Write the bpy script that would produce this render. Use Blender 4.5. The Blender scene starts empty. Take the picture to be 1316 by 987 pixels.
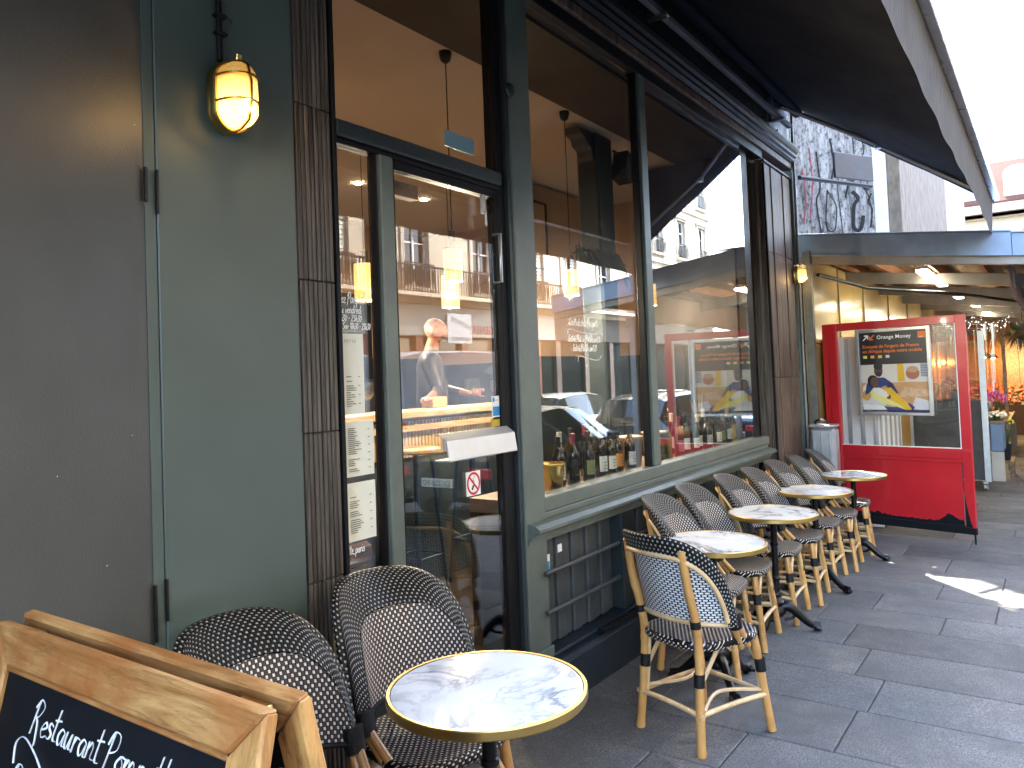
import bpy, bmesh, math, random
from mathutils import Vector, Matrix
random.seed(11)
sc = bpy.context.scene
COL = sc.collection
R = math.radians
PI = math.pi

# ------------------------------------------------------------------ camera
yaw, pitch, roll = R(34.958), R(1.891), R(-2.226)
fw = Vector((math.cos(yaw)*math.cos(pitch), math.sin(yaw)*math.cos(pitch), math.sin(pitch)))
rt = Vector((math.sin(yaw), -math.cos(yaw), 0))
up = rt.cross(fw)
rt, up = rt*math.cos(roll)+up*math.sin(roll), -rt*math.sin(roll)+up*math.cos(roll)
cd = bpy.data.cameras.new('camera'); cam = bpy.data.objects.new('camera', cd); COL.objects.link(cam)
m = Matrix(((rt.x, up.x, -fw.x, 0), (rt.y, up.y, -fw.y, 0), (rt.z, up.z, -fw.z, 1.645), (0, 0, 0, 1)))
cam.matrix_world = m
cd.sensor_width = 36; cd.lens = 990/1316*36; cd.shift_y = -40.64/1316
cd.clip_start = 0.05; cd.clip_end = 2000
sc.camera = cam

# ------------------------------------------------------------------ light
SUN_A, SUN_B = 0.48, 0.42            # shadow shift per metre of height, towards -X and -Y
sun_dir = Vector((SUN_A, SUN_B, 1)).normalized()
elev = math.asin(sun_dir.z); azim = math.atan2(sun_dir.x, sun_dir.y)   # clockwise from +Y
w = bpy.data.worlds.new('World'); sc.world = w; w.use_nodes = True
wn = w.node_tree.nodes; wl = w.node_tree.links
bg = wn['Background']
sky = wn.new('ShaderNodeTexSky'); sky.sky_type = 'NISHITA'; sky.sun_disc = False
sky.sun_elevation = elev; sky.sun_rotation = azim; sky.air_density = 1.0; sky.dust_density = 2.0; sky.ozone_density = 1.0
wl.new(sky.outputs[0], bg.inputs[0]); bg.inputs[1].default_value = 0.15
sl = bpy.data.lights.new('sun', 'SUN'); sl.energy = 2.2; sl.angle = R(0.5); sl.color = (1, .93, .82)
so = bpy.data.objects.new('sun', sl); COL.objects.link(so)
so.rotation_euler = sun_dir.to_track_quat('Z', 'Y').to_euler()
so.location = (10, 2, 30)
sc.view_settings.view_transform = 'Standard'; sc.view_settings.look = 'None'
sc.view_settings.exposure = 4.6; sc.view_settings.gamma = 1.0; sc.view_settings.use_curve_mapping = False
sc.render.engine = 'CYCLES'
cy = sc.cycles
cy.use_denoising = True
try: cy.denoiser = 'OPENIMAGEDENOISE'
except Exception: pass
cy.max_bounces = 10; cy.diffuse_bounces = 4; cy.glossy_bounces = 5; cy.transparent_max_bounces = 24; cy.transmission_bounces = 6
cy.sample_clamp_indirect = 6; cy.caustics_reflective = False; cy.caustics_refractive = False

def gz(x):                            # the street falls gently towards +X
    return -0.022*(min(max(x, -15), 70)-4.0)

# ------------------------------------------------------------------ mesh helpers
ORG = {}
class MB:
    def __init__(s): s.v = []; s.f = []; s.uv = {}; s.mi = []
    def add(s, vs, fs):
        o = len(s.v); s.v += [tuple(p) for p in vs]; s.f += [tuple(i+o for i in f) for f in fs]; return s
    def box(s, x0, x1, y0, y1, z0, z1):
        return s.add([(x, y, z) for z in (z0, z1) for y in (y0, y1) for x in (x0, x1)],
                     [(0, 2, 3, 1), (4, 5, 7, 6), (0, 1, 5, 4), (2, 6, 7, 3), (0, 4, 6, 2), (1, 3, 7, 5)])
    def obox(s, c, d, u, n, hl, hw, ht):   # centre, axis vectors, half sizes
        c = Vector(c); d = Vector(d).normalized(); u = Vector(u); u = (u-d*u.dot(d)).normalized(); n = d.cross(u)
        vs = [c+d*(a*hl)+u*(b*hw)+n*(e*ht) for e in (-1, 1) for b in (-1, 1) for a in (-1, 1)]
        return s.add(vs, [(0, 2, 3, 1), (4, 5, 7, 6), (0, 1, 5, 4), (2, 6, 7, 3), (0, 4, 6, 2), (1, 3, 7, 5)])
    def tube(s, pts, r, seg=8, closed=False, caps=True, flat=1.0):
        P = [Vector(p) for p in pts]; n = len(P)
        rr = r if isinstance(r, (list, tuple)) else [r]*n
        T = []
        for i in range(n):
            a = P[i-1] if (i > 0 or closed) else P[i]; b = P[(i+1) % n] if (i < n-1 or closed) else P[i]
            t = b-a; T.append(t.normalized() if t.length > 1e-9 else Vector((0, 0, 1)))
        ref = Vector((0, 0, 1)) if abs(T[0].z) < .9 else Vector((1, 0, 0))
        u = (ref-T[0]*ref.dot(T[0])).normalized(); vs = []
        for i in range(n):
            u = u-T[i]*u.dot(T[i]); u = u.normalized() if u.length > 1e-6 else Vector((1, 0, 0)); w2 = T[i].cross(u)
            for k in range(seg):
                a = 2*PI*k/seg; vs.append(P[i]+u*(rr[i]*math.cos(a))+w2*(rr[i]*flat*math.sin(a)))
        fs = []
        for i in range(n if closed else n-1):
            j = (i+1) % n
            for k in range(seg):
                l = (k+1) % seg; fs.append((i*seg+k, i*seg+l, j*seg+l, j*seg+k))
        if caps and not closed:
            fs.append(tuple(range(seg-1, -1, -1))); fs.append(tuple((n-1)*seg+k for k in range(seg)))
        return s.add(vs, fs)
    def lathe(s, prof, seg=24, c=(0, 0, 0), caps=True, sx=1, sy=1):
        vs = []; n = len(prof)
        for r, z in prof:
            for k in range(seg):
                a = 2*PI*k/seg; vs.append((c[0]+r*math.cos(a)*sx, c[1]+r*math.sin(a)*sy, c[2]+z))
        fs = [(i*seg+k, i*seg+(k+1) % seg, (i+1)*seg+(k+1) % seg, (i+1)*seg+k) for i in range(n-1) for k in range(seg)]
        if caps: fs += [tuple(range(seg-1, -1, -1)), tuple((n-1)*seg+k for k in range(seg))]
        return s.add(vs, fs)
    def prism(s, poly, fn, t0, t1):       # fn(u, v, t) -> point
        n = len(poly)
        vs = [fn(a, b, t0) for a, b in poly]+[fn(a, b, t1) for a, b in poly]
        return s.add(vs, [tuple(range(n-1, -1, -1)), tuple(range(n, 2*n))]+[(i, (i+1) % n, n+(i+1) % n, n+i) for i in range(n)])
    def sweepx(s, prof, x0, x1):          # a (y, z) profile run along X
        return s.prism(prof, lambda a, b, t: (t, a, b), x0, x1)
    def grid(s, fn, nu, nv, uvfn=None, flip=False):
        o = len(s.v)
        for j in range(nv+1):
            for i in range(nu+1):
                s.v.append(tuple(fn(i/nu, j/nv)))
                if uvfn: s.uv[len(s.v)-1] = uvfn(i/nu, j/nv)
        for j in range(nv):
            for i in range(nu):
                q = (o+j*(nu+1)+i, o+j*(nu+1)+i+1, o+(j+1)*(nu+1)+i+1, o+(j+1)*(nu+1)+i)
                s.f.append(q[::-1] if flip else q)
        return s
    def mesh(s, name, mat, smooth=False, bevel=0, off=(0, 0, 0), seg=1, weld=False):
        me = bpy.data.meshes.new(name)
        ox, oy, oz = off
        me.from_pydata([(x-ox, y-oy, z-oz) for x, y, z in s.v], [], s.f)
        if s.uv:
            ul = me.uv_layers.new(name='UVMap')
            for lp in me.loops:
                ul.data[lp.index].uv = s.uv.get(lp.vertex_index, (0, 0))
        bm = bmesh.new(); bm.from_mesh(me)
        if weld: bmesh.ops.remove_doubles(bm, verts=bm.verts, dist=1e-4)
        if not s.uv: bmesh.ops.recalc_face_normals(bm, faces=bm.faces)
        if bevel:
            es = [e for e in bm.edges if len(e.link_faces) == 2 and e.calc_face_angle(0) > R(28)]
            bmesh.ops.bevel(bm, geom=es, offset=bevel, segments=seg, affect='EDGES', clamp_overlap=True, profile=.5)
        bm.to_mesh(me); bm.free()
        if smooth:
            for p in me.polygons: p.use_smooth = True
            if smooth != 'all':
                try: me.set_sharp_from_angle(angle=R(smooth if smooth is not True else 40))
                except Exception: pass
        if mat: me.materials.append(mat)
        return me
    def build(s, name, mat, parent=None, smooth=False, bevel=0, local=False, at=None, seg=1, weld=False):
        off = (0, 0, 0)
        if parent is not None and not local: off = ORG.get(parent.name, (0, 0, 0))
        if at is not None: off = at
        o = bpy.data.objects.new(name, s.mesh(name, mat, smooth, bevel, off, seg, weld)); COL.objects.link(o)
        if parent is not None:
            o.parent = parent; ORG[o.name] = ORG.get(parent.name, (0, 0, 0))
        elif at is not None:
            o.location = at; ORG[o.name] = tuple(at)
        return o

def tag(o, label=None, cat=None, group=None, kind=None):
    if label: o['label'] = label
    if cat: o['category'] = cat
    if group: o['group'] = group
    if kind: o['kind'] = kind
    return o
def thing(name, label, cat, loc=(0, 0, 0), rotz=0, group=None):
    o = bpy.data.objects.new(name, None); COL.objects.link(o); o.empty_display_size = .1
    o.location = loc; o.rotation_euler = (0, 0, rotz); ORG[o.name] = tuple(loc)
    return tag(o, label, cat, group)
def struct(o): o['kind'] = 'structure'; return o
def dup(o, parent=None, loc=None, rotz=None, label=None, group=None):
    c = o.copy(); COL.objects.link(c)
    if parent is not None: c.parent = parent
    if loc is not None: c.location = loc
    if rotz is not None: c.rotation_euler = (0, 0, rotz)
    if label: c['label'] = label
    if group: c['group'] = group
    for ch in list(o.children): dup(ch, c)
    return c
def inst(name, me, parent, loc, scale=None, rot=None):
    o = bpy.data.objects.new(name, me); COL.objects.link(o)
    if parent is not None:
        o.parent = parent; q = ORG.get(parent.name, (0, 0, 0)); loc = (loc[0]-q[0], loc[1]-q[1], loc[2]-q[2])
    o.location = loc
    if scale: o.scale = scale
    if rot: o.rotation_euler = rot
    return o
def smoothpts(pts, n=6, closed=False):
    P = [Vector(p) for p in pts]; out = []; N = len(P)
    for i in range(N if closed else N-1):
        p0 = P[i-1] if (i > 0 or closed) else P[i]; p1 = P[i]; p2 = P[(i+1) % N]
        p3 = P[(i+2) % N] if (i+2 < N or closed) else p2
        for k in range(n):
            t = k/n
            out.append(.5*((2*p1)+(p2-p0)*t+(2*p0-5*p1+4*p2-p3)*t*t+(3*p1-p0-3*p2+p3)*t**3))
    if not closed: out.append(P[-1])
    return out

# ------------------------------------------------------------------ materials
class NT:
    def __init__(s, name):
        s.m = bpy.data.materials.new(name); s.m.use_nodes = True; s.t = s.m.node_tree
        s.b = s.t.nodes['Principled BSDF']; s.out = s.t.nodes['Material Output']
    def n(s, typ, **kw):
        nd = s.t.nodes.new('ShaderNode'+typ)
        for k, v in kw.items():
            if hasattr(nd, k) and k not in nd.inputs: setattr(nd, k, v)
        return nd
    def set(s, nd, i, v):
        if hasattr(v, 'is_output') or isinstance(v, bpy.types.NodeSocket): s.t.links.new(v, nd.inputs[i])
        else: nd.inputs[i].default_value = v
    def math(s, op, a, b=0.0, c=None, clamp=False):
        nd = s.n('Math', operation=op); nd.use_clamp = clamp
        s.set(nd, 0, a); s.set(nd, 1, b)
        if c is not None: s.set(nd, 2, c)
        return nd.outputs[0]
    def mix(s, f, a, b):
        nd = s.n('Mix', data_type='RGBA')
        s.set(nd, 0, f); s.set(nd, 6, c4(a)); s.set(nd, 7, c4(b)); return nd.outputs[2]
    def ramp(s, f, stops):
        nd = s.n('ValToRGB'); el = nd.color_ramp.elements
        while len(el) < len(stops): el.new(.5)
        for e, (p, c) in zip(el, stops): e.position = p; e.color = c4(c)
        s.set(nd, 0, f); return nd.outputs[0]
    def coord(s, which='Object', scale=(1, 1, 1), rand=False):
        tc = s.n('TexCoord'); mp = s.n('Mapping'); s.t.links.new(tc.outputs[which], mp.inputs[0]); mp.inputs['Scale'].default_value = scale
        if rand:
            oi = s.n('ObjectInfo'); mm = s.math('MULTIPLY', oi.outputs['Random'], 37.0); cx = s.n('CombineXYZ')
            for k in range(3): s.t.links.new(mm, cx.inputs[k])
            s.t.links.new(cx.outputs[0], mp.inputs['Location'])
        return mp.outputs[0]
    def noise(s, vec, scale=5, detail=4, rough=.55, dist=0):
        nd = s.n('TexNoise'); s.t.links.new(vec, nd.inputs['Vector'])
        nd.inputs['Scale'].default_value = scale; nd.inputs['Detail'].default_value = detail
        nd.inputs['Roughness'].default_value = rough; nd.inputs['Distortion'].default_value = dist
        return nd.outputs[0]
    def bump(s, h, strength=.3, dist=.01):
        nd = s.n('Bump'); nd.inputs['Strength'].default_value = strength; nd.inputs['Distance'].default_value = dist
        s.t.links.new(h, nd.inputs['Height']); s.t.links.new(nd.outputs[0], s.b.inputs['Normal']); return nd
    def P(s, **kw):
        for k, v in kw.items():
            k = {'col': 'Base Color', 'rough': 'Roughness', 'metal': 'Metallic', 'spec': 'Specular IOR Level', 'coat': 'Coat Weight',
                 'ecol': 'Emission Color', 'estr': 'Emission Strength', 'trans': 'Transmission Weight', 'ior': 'IOR', 'alpha': 'Alpha', 'sheen': 'Sheen Weight'}[k]
            if isinstance(v, (tuple, list)): v = c4(v)
            s.set(s.b, k, v)
        return s
def c4(c):
    return (*c, 1.0) if isinstance(c, (tuple, list)) and len(c) == 3 else c
def mul(c, k): return tuple(min(1, x*k) for x in c)

MATS = {}
def pm(name, col, rough=.6, metal=0, var=.18, scale=3, bump=0, bscale=60, spec=.5, coat=0, col2=None, stretch=(1, 1, 1), rand=False, rvar=.12):
    if name in MATS: return MATS[name]
    t = NT(name); v = t.coord('Object', stretch, rand)
    n1 = t.noise(v, scale, 6, .6)
    c = t.ramp(n1, [(.25, mul(col, 1-var)), (.75, col2 if col2 else mul(col, 1+var))])
    if rand:
        oi = t.n('ObjectInfo'); k = t.math('MULTIPLY_ADD', oi.outputs['Random'], .5, .75)
        hs = t.n('HueSaturation'); t.set(hs, 'Value', k); t.set(hs, 'Color', c); c = hs.outputs[0]
    rr = t.math('MULTIPLY_ADD', t.noise(v, scale*2.3, 4), rvar*2, rough-rvar, clamp=True)
    t.P(col=c, rough=rr, metal=metal, spec=spec, coat=coat)
    if bump: t.bump(t.noise(v, bscale, 5, .6), bump, .004)
    MATS[name] = t.m; return t.m
def emat(name, col, strength):
    t = NT(name); t.P(col=mul(col, .6), ecol=col, estr=strength, rough=.5); MATS[name] = t.m; return t.m

def wood_mat(name, c1, c2, rough=.5, scale=6, stretch=(1, 1, .06), bump=.25, grey=None):
    t = NT(name); v = t.coord('Object', stretch, True)
    g = t.noise(v, scale*4, 8, .7, .6); big = t.noise(t.coord('Object', (1, 1, 1), True), 7, 5, .6)
    g2 = t.noise(v, scale*13, 6, .7, .3); c = t.mix(t.math('MULTIPLY_ADD', g, 4.5, -1.75, clamp=True), c1, c2); c = t.mix(t.math('MULTIPLY_ADD', g2, 5.0, -2.6, clamp=True), c, mul(c1, .45))
    if grey: c = t.mix(t.math('MULTIPLY_ADD', big, 3.2, -1.25, clamp=True), c, grey)
    t.P(col=c, rough=t.math('MULTIPLY_ADD', g, .3, rough-.15)); t.bump(g, bump, .003); MATS[name] = t.m; return t.m

def weave_mat(name, pu, pv, wf, strand, white, swap=False, edge=.16):
    t = NT(name); tc = t.n('TexCoord'); sp = t.n('SeparateXYZ'); t.t.links.new(tc.outputs['UV'], sp.inputs[0])
    U, V = (sp.outputs[1], sp.outputs[0]) if swap else (sp.outputs[0], sp.outputs[1])
    a = t.math('DIVIDE', U, pu); row = t.math('FLOOR', a); fu = t.math('FRACT', a)
    v2 = t.math('ADD', t.math('DIVIDE', V, pv), t.math('MULTIPLY', row, .5)); fv = t.math('FRACT', v2)
    wmask = t.math('LESS_THAN', fv, wf)
    d = t.math('ABSOLUTE', t.math('SUBTRACT', fu, .5)); em = t.math('LESS_THAN', d, .5-edge)
    d2 = t.math('ABSOLUTE', t.math('SUBTRACT', fv, wf/2)); wshape = t.math('LESS_THAN', d2, wf/2-.035)
    nz = t.noise(t.coord('Object'), 9, 3); st = t.mix(nz, mul(strand, .8), mul(strand, 1.25))
    c = t.mix(wmask, st, white)
    c = t.mix(t.math('MULTIPLY', em, 1.0), mul(strand, .28), c)
    c = t.mix(t.math('MULTIPLY', wmask, t.math('SUBTRACT', 1.0, wshape)), c, mul(strand, .3))
    hgt = t.math('ADD', t.math('SUBTRACT', .5, d), t.math('MULTIPLY', wmask, .25))
    t.P(col=c, rough=.42, spec=.25); t.bump(hgt, .7, .004); MATS[name] = t.m; return t.m

# building paints
GREEN = pm('green_paint', (.070, .096, .086), .42, var=.13, scale=1.6, bump=.05, bscale=22)
GREEN2 = pm('green_trim_paint', (.10, .122, .104), .42, var=.2, scale=5, bump=.12, bscale=30)
DARKG = pm('dark_green_paint', (.022, .030, .032), .40, var=.25, scale=4, bump=.1, bscale=40)
WALLP = pm('grey_wall_paint', (.066, .070, .069), .46, var=.16, scale=2.2, bump=.35, bscale=110, spec=.45)
BLACKP = pm('black_paint', (.005, .0055, .007), .55, spec=.18, var=.3, scale=4)
PLINTH = pm('plinth_paint', (.010, .017, .024), .5, var=.35, scale=6, bump=.25, bscale=45)
DARKWOOD = wood_mat('weathered_dark_wood', (.022, .016, .011), (.13, .105, .082), .6, 10, (1, 1, .04), .6)
BROWNWOOD = wood_mat('weathered_brown_wood', (.022, .015, .011), (.20, .135, .095), .6, 9, (1, 1, .05), .7)
BOARDWOOD = wood_mat('sign_board_wood', (.26, .105, .026), (.54, .30, .105), .5, 7, (1, .1, 1), .5, grey=(.30, .09, .016))
BOARDWOODV = wood_mat('sign_board_wood_upright', (.28, .12, .032), (.54, .30, .095), .5, 7, (1, 1, .1), .5, grey=(.36, .13, .026))
SLATE = pm('chalkboard', (.0045, .0052, .007), .6, var=.5, scale=3, spec=.2)
CHALK = pm('chalk_paint', (.75, .77, .78), .8, var=.12, scale=40)
FABRIC = pm('awning_fabric', (.0050, .0062, .0105), .85, var=.2, scale=2, spec=.15)
STEEL = pm('brushed_steel', (.42, .43, .44), .38, 1, .12, 12)
GREYMETAL = pm('grey_metal', (.20, .21, .22), .45, .6, .2, 6)
ZINC = pm('zinc_sheet', (.18, .245, .35), .45, .15, .28, 3)
BLACKM = pm('black_metal', (.006, .006, .007), .4, .0, spec=.35, var=.3, scale=9) # .3, 9)
IRON = pm('black_cast_iron', (.003, .003, .0035), .34, .0, spec=.28, var=.3, scale=20, bump=.25, bscale=90) # .3, 20, bump=.25, bscale=90)
BRASS = pm('brass', (.58, .39, .13), .30, 1, .10, 5, rvar=.05)
GOLD = pm('polished_gold_metal', (.78, .58, .22), .22, 1, .1, 6)
CONC = pm('joint_mortar', (.075, .072, .068), .95, var=.3, scale=9, bump=.3)
PAPER = pm('cream_paper', (.72, .72, .62), .75, var=.04, scale=3)
INK = pm('grey_ink', (.12, .12, .12), .8, var=.1)
WHITE = pm('white_print', (.78, .78, .76), .6, var=.05)
REDP = pm('red_lacquer', (.43, .012, .018), .32, var=.14, scale=2.0, coat=.3)
RUBBER = pm('black_rubber', (.012, .012, .012), .7, var=.3)
ORANGEW = pm('orange_tan_wall', (.30, .185, .105), .75, var=.1, scale=1.5)
CEILM = pm('cream_ceiling', (.56, .48, .41), .8, var=.06, scale=1.2)
SOFF = pm('dark_brown_soffit', (.030, .022, .017), .7, var=.2, scale=2)
FLOORW = wood_mat('interior_floor_wood', (.02, .012, .008), (.05, .032, .02), .45, 4, (.1, 1, 1), .1)
BARWOOD = wood_mat('bar_oak', (.42, .25, .11), (.60, .40, .20), .4, 5, (.1, 1, 1), .1)
RIBWOOD = pm('pale_ribbed_wood', (.55, .40, .24), .55, var=.12, scale=6)

# bamboo, marble, granite
t = NT('bamboo'); v = t.coord('Object', (1, 1, .12), True); n1 = t.noise(v, 22, 6, .65); n2 = t.noise(t.coord('Object', (1, 1, 1), True), 9, 4)
c = t.ramp(n2, [(.2, (.30, .125, .03)), (.48, (.52, .265, .075)), (.8, (.62, .38, .14))]); c = t.mix(t.math('MULTIPLY', n1, .45), c, (.30, .15, .05))
oi = t.n('ObjectInfo'); hs = t.n('HueSaturation'); t.set(hs, 'Value', t.math('MULTIPLY_ADD', oi.outputs['Random'], .4, .8)); t.set(hs, 'Color', c)
t.P(col=hs.outputs[0], rough=.3, coat=.25); BAMBOO = t.m
t = NT('pale_cane'); v = t.coord('Object', (1, 1, 1), True); c = t.ramp(t.noise(v, 14, 5), [(.25, (.46, .28, .12)), (.75, (.68, .50, .28))]); t.P(col=c, rough=.38); CANE = t.m
t = NT('white_marble'); v = t.coord('Object', (1, 1, 1), True); vv = t.noise(v, 2.6, 9, .62, 1.1); vein = t.math('ABSOLUTE', t.math('SUBTRACT', vv, .5))
fine = t.math('SUBTRACT', 1.0, t.math('MULTIPLY', vein, 26.0), clamp=True); soft = t.math('SUBTRACT', 1.0, t.math('MULTIPLY', vein, 7.0), clamp=True)
mask = t.math('MULTIPLY_ADD', t.noise(v, 3.3, 2), 3.0, -1.05, clamp=True)
c = t.mix(t.math('MULTIPLY', t.math('MULTIPLY', soft, mask), .42), (.75, .79, .83), (.34, .36, .38))
c = t.mix(t.math('MULTIPLY', t.math('MULTIPLY', fine, mask), .95), c, (.10, .11, .12))
t.P(col=c, rough=.07, spec=.6, coat=.3); MARBLE = t.m
def granite(name, base, k):
    t = NT(name); v = t.coord('Object', (1, 1, 1), True)
    sp = t.noise(v, 120, 4, .85); md = t.noise(v, 30, 6, .75); bigc = t.noise(v, 2.6, 6, .7)
    c = t.ramp(sp, [(.36, mul(base, .22)), (.5, base), (.62, mul(base, 2.0))])
    c = t.mix(t.math('MULTIPLY_ADD', md, 1.6, -.5, clamp=True), c, mul(base, .62))
    c = t.mix(t.math('MULTIPLY_ADD', bigc, 2.6, -1.0, clamp=True), c, mul(base, .6))
    oi = t.n('ObjectInfo'); hs = t.n('HueSaturation'); t.set(hs, 'Value', t.math('MULTIPLY_ADD', oi.outputs['Random'], k, 1-k/2)); t.set(hs, 'Color', c)
    t.P(col=hs.outputs[0], rough=t.math('MULTIPLY_ADD', bigc, .5, .50), spec=.18); t.bump(md, .35, .004); return t.m
SLABM = granite('granite_slab', (.118, .114, .108), .40)
KERBM = granite('granite_kerb', (.16, .155, .15), .2)

# woven resin of the chairs
W_LIGHT = weave_mat('weave_light', .0110, .024, .42, (.060, .047, .042), (.76, .72, .68))
W_DARK = weave_mat('weave_dark', .0105, .020, .30, (.006, .006, .006), (.40, .38, .35))
W_BACK = weave_mat('weave_back', .0105, .027, .80, (.008, .008, .010), (.66, .66, .66), swap=True, edge=.15)
W_SEAT = weave_mat('weave_seat', .0125, .023, .34, (.012, .009, .008), (.60, .55, .50))
CORD = pm('black_cord', (.004, .004, .005), .45, spec=.3, var=.3, scale=60, bump=.8, bscale=160)

def glass_mat(name, base=.05, k=.95, power=4.0, tint=(.93, .95, .94)):
    t = NT(name); lw = t.n('LayerWeight'); lw.inputs[0].default_value = .5
    f = t.math('MULTIPLY_ADD', t.math('POWER', lw.outputs['Facing'], power), k, base, clamp=True)
    tr = t.n('BsdfTransparent'); tr.inputs[0].default_value = c4(tint); gl = t.n('BsdfGlossy'); gl.inputs['Roughness'].default_value = 0.0
    gl.inputs[0].default_value = (1, 1, 1, 1)
    mx = t.n('MixShader'); t.t.links.new(f, mx.inputs[0]); t.t.links.new(tr.outputs[0], mx.inputs[1]); t.t.links.new(gl.outputs[0], mx.inputs[2])
    t.t.links.new(mx.outputs[0], t.out.inputs[0]); t.t.nodes.remove(t.b); return t.m
GLASS = glass_mat('window_glass', .044, .9, 3.0)
CLEARG = glass_mat('clear_glass', .05, .9, 4, (.97, .97, .96))
DARKGLASS = pm('tinted_car_glass', (.012, .016, .017), .04, var=.1, spec=.7, rvar=.01)

# ------------------------------------------------------------------ text helpers
def font_mesh(txt, size, name, mat, spacing=1.0, align='LEFT', bold=0):
    cu = bpy.data.curves.new('tmp', 'FONT'); cu.body = txt; cu.size = size; cu.space_character = spacing; cu.align_x = align; cu.offset = bold; cu.resolution_u = 3
    ob = bpy.data.objects.new('tmp', cu); COL.objects.link(ob)
    dg = bpy.context.evaluated_depsgraph_get(); me = bpy.data.meshes.new_from_object(ob.evaluated_get(dg))
    bpy.data.objects.remove(ob); bpy.data.curves.remove(cu)
    me.name = name; me.materials.clear(); me.materials.append(mat); return me
def put_text(txt, size, name, mat, parent, org, ux, uy, spacing=1.0, align='LEFT', bold=0, local=False):
    """lettering as thin print on a surface: org is the base-line start, ux / uy the reading and up directions"""
    me = font_mesh(txt, size, name, mat, spacing, align, bold)
    ux = Vector(ux).normalized(); uy = Vector(uy).normalized(); q = Vector((0, 0, 0) if local else ORG.get(parent.name, (0, 0, 0)))
    for vtx in me.vertices: vtx.co = Vector(org)+ux*vtx.co.x+uy*vtx.co.y-q
    o = bpy.data.objects.new(name, me); COL.objects.link(o); o.parent = parent; ORG[o.name] = ORG.get(parent.name, (0, 0, 0)); return o
# a small hand-written stroke alphabet: x-height 1
HF = {
 'a': (.95, [[(.8, .85), (.45, 1), (.1, .6), (.2, .08), (.5, .1), (.8, .8), (.75, .1), (1, .05)]]),
 'c': (.8, [[(.75, .85), (.4, 1), (.05, .5), (.3, 0), (.8, .15)]]),
 'd': (.95, [[(.75, .8), (.4, 1), (.05, .5), (.3, 0), (.7, .5), (.85, 2)], [(.85, 2), (.72, .2), (1, .05)]]),
 'e': (.8, [[(.1, .45), (.7, .7), (.45, 1), (.08, .5), (.3, 0), (.8, .2)]]),
 'é': (.8, [[(.1, .45), (.7, .7), (.45, 1), (.08, .5), (.3, 0), (.8, .2)], [(.4, 1.3), (.7, 1.7)]]),
 'h': (.95, [[(.3, 2), (.1, 0)], [(.15, .5), (.5, 1), (.72, .75), (.65, .1), (.95, .05)]]),
 'i': (.5, [[(.2, 1), (.12, .15), (.45, .05)], [(.28, 1.5), (.3, 1.56)]]),
 'l': (.5, [[(.1, .3), (.45, 1.9), (.3, 2), (.12, .3), (.45, .05)]]),
 'm': (1.4, [[(.15, 1), (.08, 0)], [(.1, .5), (.4, 1), (.55, .75), (.5, 0)], [(.52, .5), (.85, 1), (1.05, .7), (1, .1), (1.35, .05)]]),
 'n': (.95, [[(.18, 1), (.1, 0)], [(.12, .5), (.5, 1), (.7, .7), (.62, .1), (.95, .05)]]),
 'o': (.85, [[(.45, 1), (.05, .5), (.35, 0), (.75, .5), (.45, 1), (.9, .95)]]),
 'p': (.95, [[(.2, 1), (0, -1)], [(.12, .5), (.5, 1), (.85, .6), (.5, 0), (.12, .2)]]),
 'r': (.75, [[(.2, 1), (.1, 0)], [(.12, .5), (.4, .95), (.75, .9)]]),
 's': (.75, [[(.7, .85), (.35, 1), (.2, .7), (.6, .35), (.4, 0), (.05, .1)]]),
 't': (.65, [[(.4, 2), (.2, .2), (.55, .03)], [(.0, 1.25), (.75, 1.35)]]),
 'u': (.95, [[(.15, 1), (.12, .25), (.4, 0), (.75, .95), (.68, .1), (.95, .05)]]),
 'v': (.85, [[(.1, 1), (.35, 0), (.8, 1)]]),
 'z': (.85, [[(.1, .95), (.75, .95), (.1, .05), (.85, .05)]]),
 'R': (1.25, [[(.35, 2), (.05, -.1)], [(.0, 1.6), (.5, 2.2), (1.05, 1.8), (.6, 1.1), (.2, 1.0), (.6, .8), (.95, -.6), (.6, -.75)]]),
 'P': (1.15, [[(.45, 2), (.05, -.4)], [(.0, 1.3), (.4, 2.1), (1.05, 2.0), (1.0, 1.2), (.25, .85)]]),
 'S': (1.0, [[(.95, 1.8), (.5, 2), (.2, 1.5), (.75, .8), (.5, 0), (.05, .2)]]),
 'C': (1.1, [[(1, 1.7), (.6, 2), (.1, 1), (.4, 0), (1, .3)]]),
 'M': (1.5, [[(.05, 0), (.3, 2), (.65, .6), (1.1, 2), (1.25, 0)]]),
 'E': (1.0, [[(.95, 1.9), (.4, 2), (.2, 1.4), (.65, 1.1), (.1, .6), (.35, 0), (.95, .2)]]),
 'D': (1.2, [[(.3, 2), (.12, 0), (.7, .15), (1.1, 1.1), (.7, 1.9), (.1, 1.9)]]),
 '0': (.95, [[(.5, 1.9), (.1, 1), (.4, 0), (.8, .9), (.5, 1.9)]]), '1': (.6, [[(.1, 1.4), (.4, 1.9), (.3, 0)]]),
 '2': (.95, [[(.1, 1.5), (.5, 1.9), (.75, 1.4), (.05, 0), (.85, .1)]]), '3': (.9, [[(.1, 1.8), (.7, 1.8), (.35, 1.1), (.75, .6), (.4, 0), (.05, .2)]]),
 '8': (.9, [[(.7, 1.6), (.4, 1.9), (.2, 1.5), (.75, .5), (.4, 0), (.08, .4), (.7, 1.6)]]),
 '!': (.5, [[(.35, 2), (.22, .6)], [(.18, .05), (.2, .0)]]), '/': (.6, [[(.55, 2), (.05, -.2)]]), '-': (.7, [[(.1, .8), (.55, .85)]]), '_': (.8, [[(0, -.1), (.8, -.1)]]), ' ': (.55, []),
}
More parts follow.
